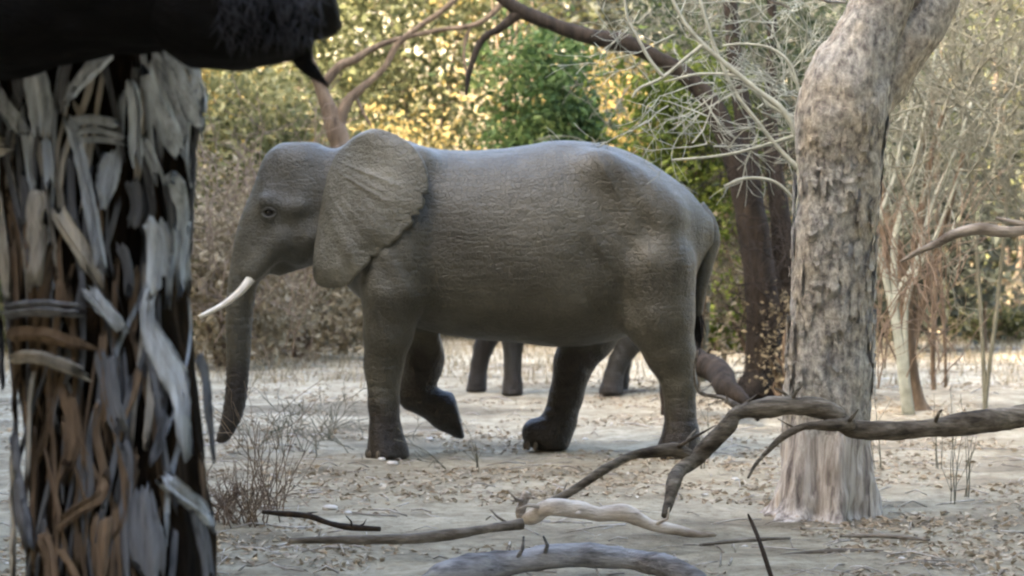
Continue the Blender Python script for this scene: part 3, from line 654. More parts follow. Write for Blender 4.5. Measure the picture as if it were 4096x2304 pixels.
def plate(ang, z, w, hgt, lift):
    k = int(np.argmin(np.abs(c[:, 2] - z))); K, L = 5, 6; v = []; rg = np.random.default_rng(int(z * 1000 + ang * 77))
    for side_ in (0, 1):
        for i in range(L):
            zz = z + hgt * (i / (L - 1) - .5); cx = np.interp(zz, c[:, 2], c[:, 0]); rr = np.interp(zz, c[:, 2], r)
            for j in range(K):
                a = ang + (w / rr) * ((j / (K - 1) - .5) * (1 - .5 * abs(i / (L - 1) - .5)) + .12 * rg.normal() * (i in (0, L - 1) or j in (0, K - 1)))
                R_ = rr * 1.045 + lift * (0.6 + .7 * abs(i / (L - 1) - .4)) - side_ * .014; v.append((cx + R_ * math.sin(a) - TO2[0], GD - R_ * math.cos(a) - TO2[1], zz + .12 * hgt * rg.normal() * (i in (0, L - 1))))
    g = lambda s_, i, j: s_ * K * L + i * K + j; f = []
    for i in range(L - 1):
        for j in range(K - 1): f += [(g(0, i, j), g(0, i, j + 1), g(0, i + 1, j + 1), g(0, i + 1, j)), (g(1, i, j), g(1, i + 1, j), g(1, i + 1, j + 1), g(1, i, j + 1))]
    return mesh_obj('bark_plate', v, f, M['gtree'], t2, smooth=False)
for k in range(130):
    plate(random.uniform(-1.9, 1.9), random.uniform(.75, 2.75), random.uniform(.03, .11), random.uniform(.06, .24), random.uniform(.004, .02))
def limb(rows, parent, TO, mat, n=24, am=0.12, name='limb'):
    c, r = pxline(rows, 7); mb = MB(); mb.tube(c - TO, r, n, noise=lambda x, y, z, t: am * fbm(x * 5, y * 5, z * 3, 3)); return mb.build(name, mat, parent)
limb([(848, 130, GD + .12, 30), (866, 92, GD + .12, 33), (890, 58, GD + .14, 33), (915, 22, GD + .18, 32), (932, -12, GD + .2, 30), (960, -90, GD + .3, 26), (1010, -200, GD + .5, 20), (1080, -330, GD + .8, 12)], t2, TO2, M['gtree'], 48, .11)
for k in range(7):
    b = c[-1 - k * 7]; mb = MB(); a = k * 2.1
    grow(mb, b - TO2, (math.cos(a), math.sin(a), 0.7), 2.2, 0.06, 2, nb=3); mb.build('branch', M['bark_grey'], t2)
pts, cs = crown_points(0.7, 0.6, 6.2, 9.5, 3.2, 3.0, 70, 45, sd=0.13)
v, f, rn = leaf_cloud(pts, 0.14); mesh_obj('crown', v, f, M['lf_olive'], t2, smooth=False, rnd=rn)

# ------------------------------------------------------------------ background trees built stem by stem
def stem_tree(name, label, base, mat, rows_list, group=None, n=20, am=0.10, cat='tree'):
    o = P(*base); g = float(gz(o.x, o.y)); e = empty(name, (o.x, o.y, g), label=label, cat=cat, group=group); T = np.array(e.location)
    for k, rows in enumerate(rows_list): limb(rows, e, T, mat, n if k == 0 else 12, am, 'trunk' if k == 0 else 'limb')
    return e, T
D1 = 29.0
e, T = stem_tree('arching_tree', 'dark arching tree with bare limb bowed over the elephant', (772, 398, D1), M['bark_dark'], [
    [(764, 412, D1, 30), (764, 396, D1, 23), (764, 370, D1, 19), (763, 330, D1, 17), (760, 280, D1, 17), (753, 230, D1, 16), (743, 185, D1, 14), (728, 140, D1, 12), (708, 100, D1, 10), (684, 74, D1, 9), (650, 54, D1, 8), (622, 42, D1, 9), (588, 36, D1, 8.5), (552, 24, D1, 7.5), (520, 10, D1, 7), (500, -4, D1, 6), (470, -30, D1, 5)],
    [(784, 400, D1 + .3, 22), (786, 360, D1 + .3, 15), (787, 300, D1 + .4, 13), (783, 240, D1 + .4, 12), (776, 180, D1 + .5, 9), (770, 120, D1 + .6, 7), (772, 40, D1 + .7, 5), (770, -60, D1 + .7, 4)],
    [(757, 385, D1 - .1, 18), (742, 394, D1 - .3, 12), (730, 402, D1 - .5, 6)], [(790, 396, D1 - .2, 14), (806, 404, D1 - .4, 8)],
    [(750, 190, D1, 12), (745, 130, D1 + .2, 10), (735, 60, D1 + .3, 8), (728, -30, D1 + .4, 6)],
    [(520, 12, D1, 6), (500, 28, D1, 4), (482, 40, D1, 3.5), (470, 70, D1, 2.5), (466, 95, D1, 1.5)]])
v, f, rn = leaf_cloud(crown_points((742 - 512) * D1 / FPX - T[0], 0.6, 3.0, 5.6, 1.3, 0.9, 26, 60, sd=0.14)[0], 0.09); mesh_obj('crown', v, f, M['lf_dark'], e, smooth=False, rnd=rn)
for k in range(70):
    mb = MB() if k == 0 else mb; a = P(random.uniform(738, 802), random.uniform(120, 400), D1 - random.uniform(.2, .5))
    grow(mb, np.array(a) - T, (random.gauss(0, .5), -.3, random.gauss(.2, .7)), random.uniform(.4, .9), .008, 2, nb=3, minr=.003, droop=.1)
mb.build('twigs', M['bark_dark'], e)['kind'] = 'stuff'
D2 = 34.0
e, T = stem_tree('crooked_tree', 'pale grey-brown tree with thin crooked boughs behind the elephant head', (386, 385, D2), M['bark_brown'], [
    [(388, 400, D2, 20), (386, 380, D2, 15), (380, 300, D2, 13), (364, 220, D2, 12), (346, 160, D2, 11), (334, 125, D2, 10), (325, 98, D2, 7), (314, 72, D2, 5), (298, 30, D2, 5), (292, -30, D2, 4)]])
for rows in ([(336, 132, D2, 7), (346, 104, D2, 5.5), (362, 88, D2, 4), (384, 68, D2, 3.2), (398, 44, D2, 3.2), (420, 26, D2, 3), (438, 14, D2, 2.8), (455, 0, D2, 2.8), (480, -22, D2, 3)],
    [(324, 84, D2, 6), (340, 66, D2, 4.5), (354, 60, D2, 4), (376, 47, D2, 3), (402, 38, D2, 2.6), (440, 30, D2, 2.6), (474, 25, D2, 2.8), (494, 12, D2, 3), (510, -10, D2, 3)],
    [(358, 88, D2, 2.2), (357, 98, D2, 1.7), (364, 114, D2, 1.6), (371, 126, D2, 1.4)], [(470, 25, D2, 2), (464, 50, D2, 1.6), (467, 80, D2, 1.2)],
    [(334, 140, D2, 4), (338, 122, D2, 3.4), (330, 104, D2, 3)]): limb(rows, e, T, M['bark_brown'], 10, .14)
D3 = 20.0
stem_tree('thin_tree', 'brown many-stemmed small tree beside the mottled trunk', (912, 411, 27.2), M['bark_brown'], [
    [(919, 418, 27.2, 20), (918, 411, 27.2, 14), (914, 395, 27.2, 10), (906, 350, 27.2, 10), (904, 310, 27.2, 9), (902, 270, 27.2, 7), (893, 235, 27.2, 6), (884, 205, 27.2, 4), (878, 150, 27.2, 3), (884, 60, 27.2, 2.5)],
    [(904, 320, 27.2, 7), (914, 270, 27.2, 5), (918, 230, 27.2, 5), (926, 190, 27.2, 4), (932, 150, 27.2, 3), (948, 100, 27.2, 2)],
    [(906, 300, 27.2, 6), (898, 260, 27.2, 4), (896, 225, 27.2, 4), (908, 185, 27.2, 3.5), (922, 148, 27.2, 3), (934, 100, 27.2, 2)],
    [(908, 345, 27.2, 5), (924, 300, 27.2, 3.5), (934, 260, 27.2, 3), (950, 205, 27.2, 3), (964, 150, 27.2, 2)],
    [(905, 300, 27.2, 5), (890, 272, 27.2, 3.5), (884, 238, 27.2, 3), (876, 216, 27.2, 2.5)]], cat='tree')
for (px, py, D, w, lean, top, lb) in ((934, 392, 27, 3, 2, 150, 'thin straight sapling next to the brown many-stemmed tree'), (946, 388, 28, 2, -4, 190, 'hair-thin bent sapling beside a straighter one in the clearing'),
        (1008, 338, 42, 6, -4, 120, 'stout dark bare sapling standing across the clearing'), (1018, 342, 41, 4, 6, 90, 'slim sapling growing against the stout one across the clearing'), (986, 352, 38, 2, 6, 160, 'slender leaning sapling alone in the open clearing'),
        (988, 318, 44, 4, 14, 60, 'slanting sapling crossing the leaning trunk'), (868, 400, 25, 2.4, -2, 210, 'thin upright stem hugging the mottled trunk')):
    D = EYE * FPX / (py - HZ)
    stem_tree('sapling', lb, (px, py, D), M['bark_brown'], [
        [(px, py + 6, D, w), (px - 1, py - 40, D, w * .9), (px + lean, (py + top) / 2, D, w * .8), (px + lean * 2.4, top, D, w * .6), (px + lean * 4, top - 120, D, w * .3)]], group='bare saplings in the clearing', n=8)
stem_tree('leaning_tree', 'dark rust-brown trunk leaning over in the sunlit thicket', (984, 320, 46), M['bark_dark'], [
    [(984, 330, 46, 12), (986, 300, 46, 11), (989, 240, 46, 11), (997, 190, 46, 12), (1008, 140, 46, 13), (1016, 100, 46, 12), (1030, 40, 46, 10)],
    [(1010, 120, 46, 6), (985, 100, 45.8, 6), (950, 92, 45.6, 4), (925, 104, 45.5, 2)]])
# pale bough reaching in from a tree beyond the frame
stem_tree('sideways_bough', 'pale grey bough stretching sideways above the clearing', (1120, 440, 20), M['wood_dead'], [
    [(1132, 490, 20, 26), (1130, 455, 20, 22), (1124, 380, 20, 17), (1112, 300, 20, 14), (1084, 248, 20, 9), (1050, 226, 20, 6), (1024, 230, 20, 5), (1004, 232, 20, 5.5), (980, 229, 20, 5.5), (955, 234, 20, 5), (938, 243, 20, 4), (918, 252, 20, 3), (900, 262, 20, 1.5)],
    [(1040, 230, 20, 4), (1020, 224, 20, 3), (996, 218, 20, 1.5)], [(1114, 310, 20, 13), (1122, 220, 20.1, 11), (1116, 120, 20.2, 9), (1130, 0, 20.3, 6), (1124, -120, 20.4, 3)]])

# ------------------------------------------------------------------ silvery leafless thicket
def tangle(name, label, starts, mat, T, depth=3, nb=3, L=1.2, r=0.012, group=None, cat='shrub', spread=0.7, base=None, lines=(), minr=0.0035):
    e = empty(name, T, label=label, cat=cat, group=group); To = np.array(T)
    for rows in lines:
        c, rr = pxline(rows, 5); mb = MB(); mb.tube(c - To, rr, 6); mb.build('branch', M[mat], e)
    mb = MB()
    for (p, d) in starts: grow(mb, np.array(p) - To, d, L * random.uniform(.7, 1.2), r, depth, nb=nb, spread=spread, minr=minr)
    mb.build('twigs', M[mat], e)['kind'] = 'stuff'
    return e
DS = 20.5
ln = [[(808, 478, DS, 8), (806, 430, DS, 7), (800, 330, DS, 6), (800, 240, DS, 5), (800, 150, DS, 4.5), (784, 112, DS, 3.5), (757, 90, DS, 3), (728, 66, DS, 3), (704, 45, DS, 2.8), (684, 22, DS, 2.4), (668, -10, DS, 2)],
      [(704, 44, DS, 2.6), (684, 60, DS, 2.2), (662, 78, DS, 2), (640, 88, DS, 1.6), (632, 98, DS, 1.3)],
      [(664, 78, DS, 2.2), (650, 60, DS, 1.9), (640, 42, DS, 1.8), (628, 20, DS, 1.6), (624, -8, DS, 1.4)],
      [(800, 170, DS, 3), (780, 150, DS, 2.5), (756, 120, DS, 2.3), (735, 92, DS, 2.2), (716, 50, DS, 2), (700, 0, DS, 1.6)],
      [(798, 135, DS, 2.6), (762, 146, DS, 2), (730, 154, DS, 1.8), (700, 158, DS, 1.6), (672, 160, DS, 1.2)],
      [(800, 120, DS, 2.6), (770, 106, DS, 2.2), (748, 84, DS, 2), (736, 76, DS, 2), (700, 74, DS, 1.7), (664, 82, DS, 1.3)],
      [(795, 200, DS, 2), (775, 182, DS, 1.8), (748, 178, DS, 1.8), (724, 186, DS, 1.4)],
      [(800, 95, DS, 2), (790, 64, DS, 1.8), (770, 48, DS, 1.8), (742, 44, DS, 1.6), (722, 46, DS, 1.3)]]
st = []
for k in range(46):
    px, py = random.uniform(640, 815), random.uniform(-20, 150)
    st.append((P(px, py, DS + random.uniform(-.2, 1.6)), (random.uniform(-1, .6), random.uniform(-.5, .5), random.uniform(-.7, .9))))
tangle('leafless_shrub', 'silvery leafless thorn shrub tangled between elephant rump and mottled trunk', st, 'twig_silver', (P(806, 430, DS).x, DS, 0), L=.62, r=.007, lines=ln, depth=2, minr=.0028)
ln = [[(908, 418, 26.8, 4), (902, 370, 26.8, 4), (896, 330, 26.8, 4), (884, 270, 26.8, 4), (872, 238, 26.8, 4), (876, 222, 26.8, 3.5), (884, 206, 26.8, 3), (896, 172, 26.8, 2.4), (902, 140, 26.8, 2), (915, 90, 26.8, 1.4)],
      [(906, 418, 26.8, 4), (900, 360, 26.8, 4), (896, 320, 26.8, 4), (894, 250, 26.8, 3.5), (900, 218, 26.8, 3.5), (908, 190, 26.8, 3), (916, 160, 26.8, 2.5), (924, 120, 26.8, 2), (936, 50, 26.8, 1.4)],
      [(912, 418, 26.8, 4), (902, 350, 26.8, 4), (896, 300, 26.8, 4), (916, 262, 26.8, 3), (926, 226, 26.8, 2.6), (938, 190, 26.8, 2.4), (956, 150, 26.8, 2), (972, 100, 26.8, 1.5)],
      [(886, 270, 26.8, 3), (862, 240, 26.8, 2.2), (850, 226, 26.8, 1.5)], [(910, 418, 26.8, 3), (905, 330, 26.8, 3), (912, 282, 26.8, 2.4), (934, 240, 26.8, 2.2), (948, 205, 26.8, 1.8), (962, 168, 26.8, 1.4)]]
st = [(P(random.uniform(870, 965), random.uniform(40, 260), 26.8 + random.uniform(-.4, 1.0)), (random.uniform(-.6, .6), random.uniform(-.5, .5), 1)) for k in range(34)]
tangle('leafless_shrub', 'pale upright leafless shrub with straight forking stems beside the mottled trunk', st, 'twig_silver', (P(908, 414, 26.8).x, 26.8, 0), L=.75, r=.007, lines=ln, depth=2, minr=.0032)
st = [(P(random.uniform(880, 1070), random.uniform(-40, 250), 27 + random.uniform(-2, 2)), (random.uniform(-.7, .7), random.uniform(-.5, .5), random.uniform(-.5, 1))) for k in range(190)]
tangle('leafless_shrub', 'dense grey-olive bare thicket rising behind the sideways bough', st, 'twig_olive', (P(985, 410, 27).x, 27, 0), L=1.0, r=.012, depth=2, nb=4, minr=.004,
       lines=[[(985, 416, 27, 3), (985, 400, 27, 2.5), (980, 300, 27, 2.2), (972, 200, 27, 2), (960, 100, 27, 1.8), (948, 0, 27, 1.5)], [(986, 416, 27, 3), (986, 395, 27, 2.5), (1000, 280, 27, 2.2), (1010, 160, 27, 2), (1018, 40, 27, 1.5)]])
st = [(P(random.uniform(610, 820), random.uniform(-40, 130), 31 + random.uniform(0, 2)), (random.uniform(-.8, .8), random.uniform(-.5, .5), random.uniform(-.3, 1))) for k in range(70)]
tangle('leafless_shrub', 'grey-green bare brush filling in behind the arching limb', st, 'twig_olive', (P(700, 385, 32).x, 32, 0), L=1.1, r=.012, depth=2, nb=4, minr=.004,
       lines=[[(700, 392, 32, 6), (706, 300, 32, 5), (712, 200, 32, 4), (716, 80, 32, 3), (700, 0, 32, 2)]])
st = [(P(random.uniform(205, 320), random.uniform(150, 400), 33 + random.uniform(-1, 3)), (random.uniform(-.5, .5), random.uniform(-.5, .5), 1)) for k in range(60)]
st = [(P(random.uniform(868, 960), random.uniform(240, 395), 23 + random.uniform(0, 2)), (random.uniform(-.35, .35), random.uniform(-.3, .3), 1)) for k in range(46)]
tangle('dry_brush', 'thin dead stems standing round the brown many-stemmed tree', st, 'twig_brown', (P(915, 420, 23.5).x, 23.5, 0), L=.8, r=.008, depth=1, nb=3, minr=.003, spread=.35)
st = [(P(random.uniform(205, 320), random.uniform(150, 400), 33 + random.uniform(-1, 3)), (random.uniform(-.5, .5), random.uniform(-.5, .5), 1)) for k in range(60)]
tangle('dry_brush', 'dry brown brush standing behind the elephant trunk', st, 'twig_brown', (P(250, 400, 33).x, 33, 0), L=.9, r=.010, depth=2, minr=.004)

# ------------------------------------------------------------------ thicket on the sunlit bank
BG = [  # name, label, px, D, width, z0, z1, material, clumps, per, leaf
    ('green_bush', 'bright green bush above the elephant back', 540, 42, 1.7, 2.9, 5.0, 'lf_green', 26, 120, .09),
    ('green_bush', 'small deep green bush hanging low over the elephant hips', 568, 43, 0.9, 2.2, 4.2, 'lf_green', 16, 120, .09),
    ('lime_bush', 'yellow-green leafy shrub behind the elephant rump', 690, 30.5, 1.0, 1.9, 4.2, 'lf_lime', 30, 110, .07),
    ('green_bush', 'small dark green bush under the bowed limb tip', 520, 50, 1.6, 6.2, 8.2, 'lf_green', 12, 90, .10),
    ('lime_bush', 'low yellow-green shrub seen between tail and dark tree', 722, 40, 1.3, 0.1, 2.2, 'lf_lime', 22, 90, .10),
    ('olive_bush', 'pale olive shrub behind the elephant forehead', 236, 42, 2.6, 1.2, 4.8, 'lf_olive', 44, 110, .10),
    ('olive_bush', 'tall pale olive shrub beyond the pale crooked tree', 290, 52, 5.0, 2.0, 8.5, 'lf_olive', 60, 110, .13),
    ('olive_bush', 'pale olive shrub rising over the crooked boughs', 420, 56, 5.0, 2.6, 9.0, 'lf_olive', 56, 110, .13),
    ('yellow_bush', 'dry yellow shrub above the elephant ear', 402, 45, 3.0, 0.4, 3.9, 'lf_yellow', 40, 110, .10),
    ('yellow_bush', 'dry yellow shrub along the bank above the elephant back', 470, 49, 3.4, 0.2, 2.9, 'lf_yellow', 40, 110, .10),
    ('yellow_bush', 'golden dry shrub beneath the bare bowed limb', 610, 50, 3.0, 0.6, 5.2, 'lf_yellow', 44, 110, .11),
    ('yellow_bush', 'tall golden dry shrub crowning the bank', 560, 62, 6.0, 3.2, 9.5, 'lf_yellow', 60, 120, .14),
    ('olive_bush', 'grey-green shrub behind the silvery thorn tangle', 660, 58, 5.0, 2.4, 9.0, 'lf_grey', 60, 120, .13),
    ('dark_bush', 'dark leafy shrub in the shade beside the arching tree', 770, 33, 2.4, 2.4, 5.2, 'lf_dark', 26, 80, .09),
    ('dark_bush', 'low dark bush at the foot of the arching tree', 792, 28.2, 0.5, 0.2, 1.2, 'lf_brown', 10, 40, .05),
    ('dark_bush', 'brown-leaved bush against the dark arching trunk', 765, 31, 1.8, 0.4, 3.2, 'lf_brown', 26, 60, .07),
    ('olive_bush', 'grey-green shrub towering behind the mottled trunk', 800, 52, 5.5, 1.0, 8.5, 'lf_grey', 70, 120, .13),
    ('olive_bush', 'grey-olive shrub behind the bare upright stems', 905, 40, 3.0, 1.0, 5.6, 'lf_grey', 46, 110, .11),
    ('lime_bush', 'sunny yellow-green shrub behind the leaning trunk', 992, 52, 2.4, 1.2, 6.0, 'lf_lime', 40, 110, .12),
    ('yellow_bush', 'tall straw-yellow shrub behind the sideways bough', 960, 60, 5.0, 0.4, 8.5, 'lf_yellow', 60, 120, .13),
    ('brown_bush', 'rust-brown dry shrub under the sideways bough', 965, 47, 2.2, 0.5, 3.0, 'lf_brown', 30, 100, .10),
    ('brown_bush', 'dry brown bush low behind the elephant jaw', 300, 38, 2.4, 0.1, 2.2, 'lf_brown', 30, 90, .08),
    ('yellow_bush', 'straw-coloured bush low behind the elephant trunk', 225, 36, 2.2, 0.1, 2.6, 'lf_brown', 30, 90, .08),
    ('olive_bush', 'olive shrub beside the shaggy trunk', 20, 40, 3.4, 0.1, 4.5, 'lf_olive', 44, 110, .10),
    ('yellow_bush', 'yellowing shrub half hidden by the shaggy trunk', 130, 50, 4.0, 0.3, 6.0, 'lf_yellow', 50, 110, .12),
    ('olive_bush', 'olive shrub at the clearing edge past the thin saplings', 1070, 46, 3.6, 0.2, 6.0, 'lf_olive', 50, 110, .11)]
for a in BG: bush(a[0], a[1], 'bush', a[2], a[3], a[4], a[5], a[6], M and a[7], a[8], a[9], a[10])
for k in range(34):
    px = 215 + 840 * ((k * 0.618) % 1); D = random.uniform(41, 50); mt, lb = [('lf_brown', 'dry brown'), ('lf_olive', 'olive'), ('lf_yellow', 'straw-yellow'), ('lf_grey', 'grey-green')][k % 4]
    bush('low_bush', lb + ' low scrub bush at the foot of the bank', 'bush', px, D, random.uniform(1.2, 2.4), .1, random.uniform(.8, 1.9), mt, 16, 70, .08, group='low scrub along the foot of the bank')
# unbroken scrub far up the bank
pts = []
for k in range(420):
    y = RNG.uniform(56, 112); x = RNG.uniform(-0.34, 0.34) * y; s = RNG.uniform(.6, 1.6)
    pts.append(np.array([x, y, float(gz(x, y)) + s * .7]) + RNG.normal(size=(150, 3)) * s * [.7, .7, .55])
far = [np.concatenate([np.arange(k * 150, k * 150 + 150) for k in range(q, 420, 3)]) for q in range(3)]; pts = np.vstack(pts)
for ix, mt, lb in zip(far, ('lf_yellow', 'lf_olive', 'lf_grey'), ('golden', 'pale olive', 'grey-green')):
    v, f, r = leaf_cloud(pts[ix], .22); tag(mesh_obj('far_scrub', v, f, M[mt], smooth=False, rnd=r), lb + ' leaves of the far scrub covering the bank', 'scrub', kind='stuff')

# ------------------------------------------------------------------ unseen shade trees: the row shades the clearing, the ring added to cut skylight
def unseen_shade_tree(x, y, hgt, r, k):
    e = empty('unseen_shade_tree', (x, y, 0), label='unseen tall leafy shade tree at the clearing edge', cat='tree', group='unseen shade trees round the clearing')
    mb = MB(); mb.tube(spline([(0, 0, -.2), (.2, .1, hgt * .35), (-.1, .2, hgt * .7)], 5), np.linspace(.38, .15, 11), 14); mb.build('trunk', M['bark_grey'], e)
    pts, cs = crown_points(0, 0, 1.6, hgt * 1.3, r, r, 210, 50, sd=.10)
    v, f, rn = leaf_cloud(pts, .66, aspect=.8); mesh_obj('crown', v, f, M['lf_green'], e, smooth=False, rnd=rn)
for k, (x, y, hgt, r) in enumerate([(-17, 40, 9, 3.2), (-20, 47, 10, 3.6), (-16, 51, 8, 2.8), (-12, 1, 13, 4.5), (-11, 9, 13, 4.2), (-13, 16, 14, 4.6), (-13.5, 23, 14, 4.8), (-15.5, 31, 14, 4.8), (-18, 7, 16, 5), (-19, 18, 16, 5), (-20, 27, 16, 5), (-9, -5, 13, 4.5), (-15, -3, 15, 5), (-3, -9, 13, 4.5), (5, -9, 13, 4.5), (11, -4, 13, 4.5), (13.5, 5, 12, 4.5), (14, 14, 12, 4.2), (16, 23, 12, 4.5)]):
    unseen_shade_tree(x, y, hgt, r, k)

# ------------------------------------------------------------------ fallen branches
def fallen(name, label, rows_list, mat, cat='branch', n=14, am=0.10, group=None, names=None, stubs=2):
    o = P(rows_list[0][0][0], rows_list[0][0][1], rows_list[0][0][2]); e = empty(name, (o.x, o.y, max(0, o.z)), label=label, cat=cat, group=group); T = np.array(e.location)
    for k, rows in enumerate(rows_list):
        rw = np.array(rows, float); rw[1:-1, :2] += RNG.normal(size=(len(rw) - 2, 2)) * rw[1:-1, 3:4] * .28; rw[:, 3] *= 1 + .16 * RNG.normal(size=len(rw)).clip(-1, 1)
        c, r = pxline(rw, 3); c2 = np.repeat(c, 3, 0)[1:-1].copy(); q = np.arange(len(c2)) / (len(c2) - 1) * (len(c) - 1)
        c = np.stack([np.interp(q, np.arange(len(c)), c[:, i]) for i in range(3)], 1); r = np.interp(q, np.arange(len(r)), r)   # kinked, not rounded
        mb = MB(); mb.tube(c - T, r, n if k == 0 else 10, noise=lambda x, y, z, t: am * 1.3 * fbm(x * 5, y * 5, z * 5, 4) + .07 * vnoise(x * 24, y * 50, z * 50))
        for _ in range(stubs + len(rows) // 4 if r.max() > .02 else 0):                 # snapped side twigs
            i = random.randint(2, len(c) - 3); d = np.array([random.gauss(0, 1), random.gauss(0, 1) - .4, abs(random.gauss(.4, .6))]); d /= np.linalg.norm(d)
            L = random.uniform(2.0, 5.0) * min(r[i], .05); mb.tube(np.array([c[i], c[i] + d * (r[i] + L * .5), c[i] + d * (r[i] + L) + RNG.normal(size=3) * .2 * L]) - T, np.array([.38, .26, .12]) * min(r[i], .045), 6)
        mb.build((names or {}).get(k, 'bough' if k == 0 else 'side_branch'), M[mat], e)
    return e
fb = 16.4
fallen('fallen_branch', 'long crooked grey branch lying across in front of the mottled tree', [
    [(1310, 516, 17.4, 13), (1210, 452, 17.2, 12), (1130, 420, 17, 11.5), (1060, 412, 16.8, 11), (1024, 416, 16.7, 10.5), (980, 424, 16.6, 10), (930, 431, 16.5, 9.5), (885, 432, 16.4, 9.5), (850, 427, fb, 9), (824, 413, fb, 9), (795, 406, fb, 9), (765, 408, fb, 9), (742, 415, fb, 8.8), (726, 428, fb, 8), (712, 442, fb, 8), (697, 455, fb, 8), (682, 466, fb - .1, 7), (674, 482, fb - .3, 6.5), (668, 500, fb - .45, 5), (664, 516, fb - .55, 3)],
    [(690, 456, fb, 8), (672, 451, fb, 6.5), (650, 451, fb - .05, 6), (630, 456, fb - .1, 5), (605, 470, fb - .2, 4.5), (582, 484, fb - .25, 4), (560, 497, fb - .3, 3.5), (545, 503, fb - .3, 2.5)],
    [(852, 424, fb - .05, 6), (830, 424, fb - .12, 5), (806, 429, fb - .15, 4.5), (784, 438, fb - .2, 3.6), (768, 450, fb - .2, 2.8), (756, 464, fb - .25, 2.2), (748, 478, fb - .3, 1.2)],
    [(750, 413, fb, 4), (734, 404, fb + .1, 3.5), (722, 398, fb + .2, 2.5), (700, 392, fb + .3, 1.8), (694, 372, fb + .3, 1.5), (698, 350, fb + .3, 1)]], 'wood_branch')
ld = 15.6
fallen('fallen_log', 'pale weathered log lying on the litter, arched and bleached at its middle', [
    [(524, 520, ld + .2, 6), (530, 511, ld + .1, 8.5), (548, 505, ld, 9), (575, 505, ld, 9), (600, 509, ld, 8.5), (625, 516, ld, 8), (650, 524, ld, 7), (672, 529, ld, 6), (694, 533, ld, 4), (716, 535, ld, 2)],
    [(526, 524, ld + .2, 6), (522, 514, ld + .2, 5.5), (524, 502, ld + .2, 5), (528, 492, ld + .2, 4)]], 'wood_bleached', 'log', names={1: 'broken_stub'})
fallen('fallen_pole', 'long thin straight dead pole lying flat on the litter', [
    [(290, 541, 15.0, 4), (340, 539, 15.1, 5), (400, 538, 15.2, 5), (450, 534, 15.3, 5), (490, 530, 15.4, 5), (522, 524, 15.5, 5)]], 'wood_dead', 'branch')
fallen('fallen_stick', 'dark thin stick lying beside the dry brown tuft', [
    [(262, 512, 16.4, 2.5), (285, 514, 16.4, 4), (310, 518, 16.3, 3), (330, 524, 16.2, 3), (352, 528, 16.0, 3), (380, 529, 15.9, 2.5)]], 'bark_dark', 'branch')
fallen('grey_log', 'blue-grey curved log at the near edge of the litter', [
    [(420, 592, 14.3, 12), (445, 574, 14.3, 14), (480, 564, 14.4, 14), (520, 560, 14.4, 13), (560, 557, 14.4, 13), (600, 555, 14.4, 13), (635, 558, 14.4, 12), (660, 566, 14.3, 12), (690, 584, 14.2, 12), (705, 600, 14.1, 9)]], 'wood_bluegrey', 'log', n=24, am=.14)
fallen('leaning_stick', 'dark thin green-grey stick poking up from the litter', [
    [(776, 592, 13.8, 3), (768, 565, 13.9, 2.6), (760, 540, 14.0, 2.4), (752, 524, 14.1, 2.0), (748, 514, 14.1, 1.2)]], 'bark_dark', 'branch')
fallen('dark_log', 'dark fallen log jutting out behind the elephant hind foot', [
    [(664, 326, 26.8, 15), (686, 344, 26.5, 16), (702, 358, 26.2, 15), (716, 374, 25.9, 13), (730, 389, 25.5, 10), (744, 400, 25.2, 6), (758, 420, 25, 2)], [(676, 336, 26.6, 9), (672, 370, 26.7, 8), (668, 420, 26.8, 9)]], 'bark_dark', 'log', am=.09, stubs=0)
for (x0, y0, x1, y1, where, w) in ((780, 555, 900, 552, 'in front of the mottled trunk', 3), (840, 536, 930, 540, 'at the foot of the mottled trunk', 2.5), (560, 474, 640, 478, 'between the elephant feet and the crooked branch', 2.5), (920, 352, 1040, 350, 'far across the clearing by the saplings', 3), (930, 322, 1040, 320, 'at the clearing edge before the straw grass', 3), (600, 396, 660, 392, 'under the elephant belly', 3), (700, 545, 790, 538, 'near the leaning dark stick', 3)):
    g0, g1 = EYE * FPX / (y0 - HZ), EYE * FPX / (y1 - HZ)
    fallen('ground_stick', 'grey dead stick lying flat ' + where, [[(x0, y0, g0, w * .6), ((x0 + x1) / 2, (y0 + y1) / 2 - 1.5, (g0 + g1) / 2, w), (x1, y1, g1, w * .5)]], 'wood_dead', group='dead sticks strewn on the litter', n=8)

# dry tuft by the shaggy trunk, thin standing plants
st = []
tb = P(238, 522, 16.9); 
for k in range(44):
    a = random.uniform(0, 6.28); st.append(((tb.x + random.gauss(0, .13), tb.y + random.gauss(0, .16), 0.0), (math.cos(a) * .45, math.sin(a) * .45, 1.0)))
e = tangle('dry_tuft', 'tangled reddish-brown dry shrublet beside the shaggy trunk', st, 'twig_brown', (tb.x, tb.y, 0), L=.24, r=.005, depth=2, minr=.002, spread=.45)
st = [((P(268, 0, 17.6).x + random.gauss(0, .08), 17.6 + random.gauss(0, .1), 0.0), (random.gauss(.05, .2), random.gauss(0, .2), 1)) for k in range(16)]
tangle('dry_tuft', 'tall thin brown stems standing in front of the elephant trunk', st, 'twig_brown', (P(268, 0, 17.6).x, 17.6, 0), L=.62, r=.004, depth=1, nb=2, minr=.0022, spread=.3)
st = [((P(305, 0, 21).x + random.gauss(0, .5), 23 + random.gauss(0, .8), 0.0), (random.gauss(0, .5), random.gauss(0, .5), .7)) for k in range(26)]
tangle('dry_tuft', 'low grey twiggy brush between elephant trunk and foreleg', st, 'twig_olive', (P(305, 0, 23).x, 23, 0), L=.3, r=.005, depth=2, minr=.003)
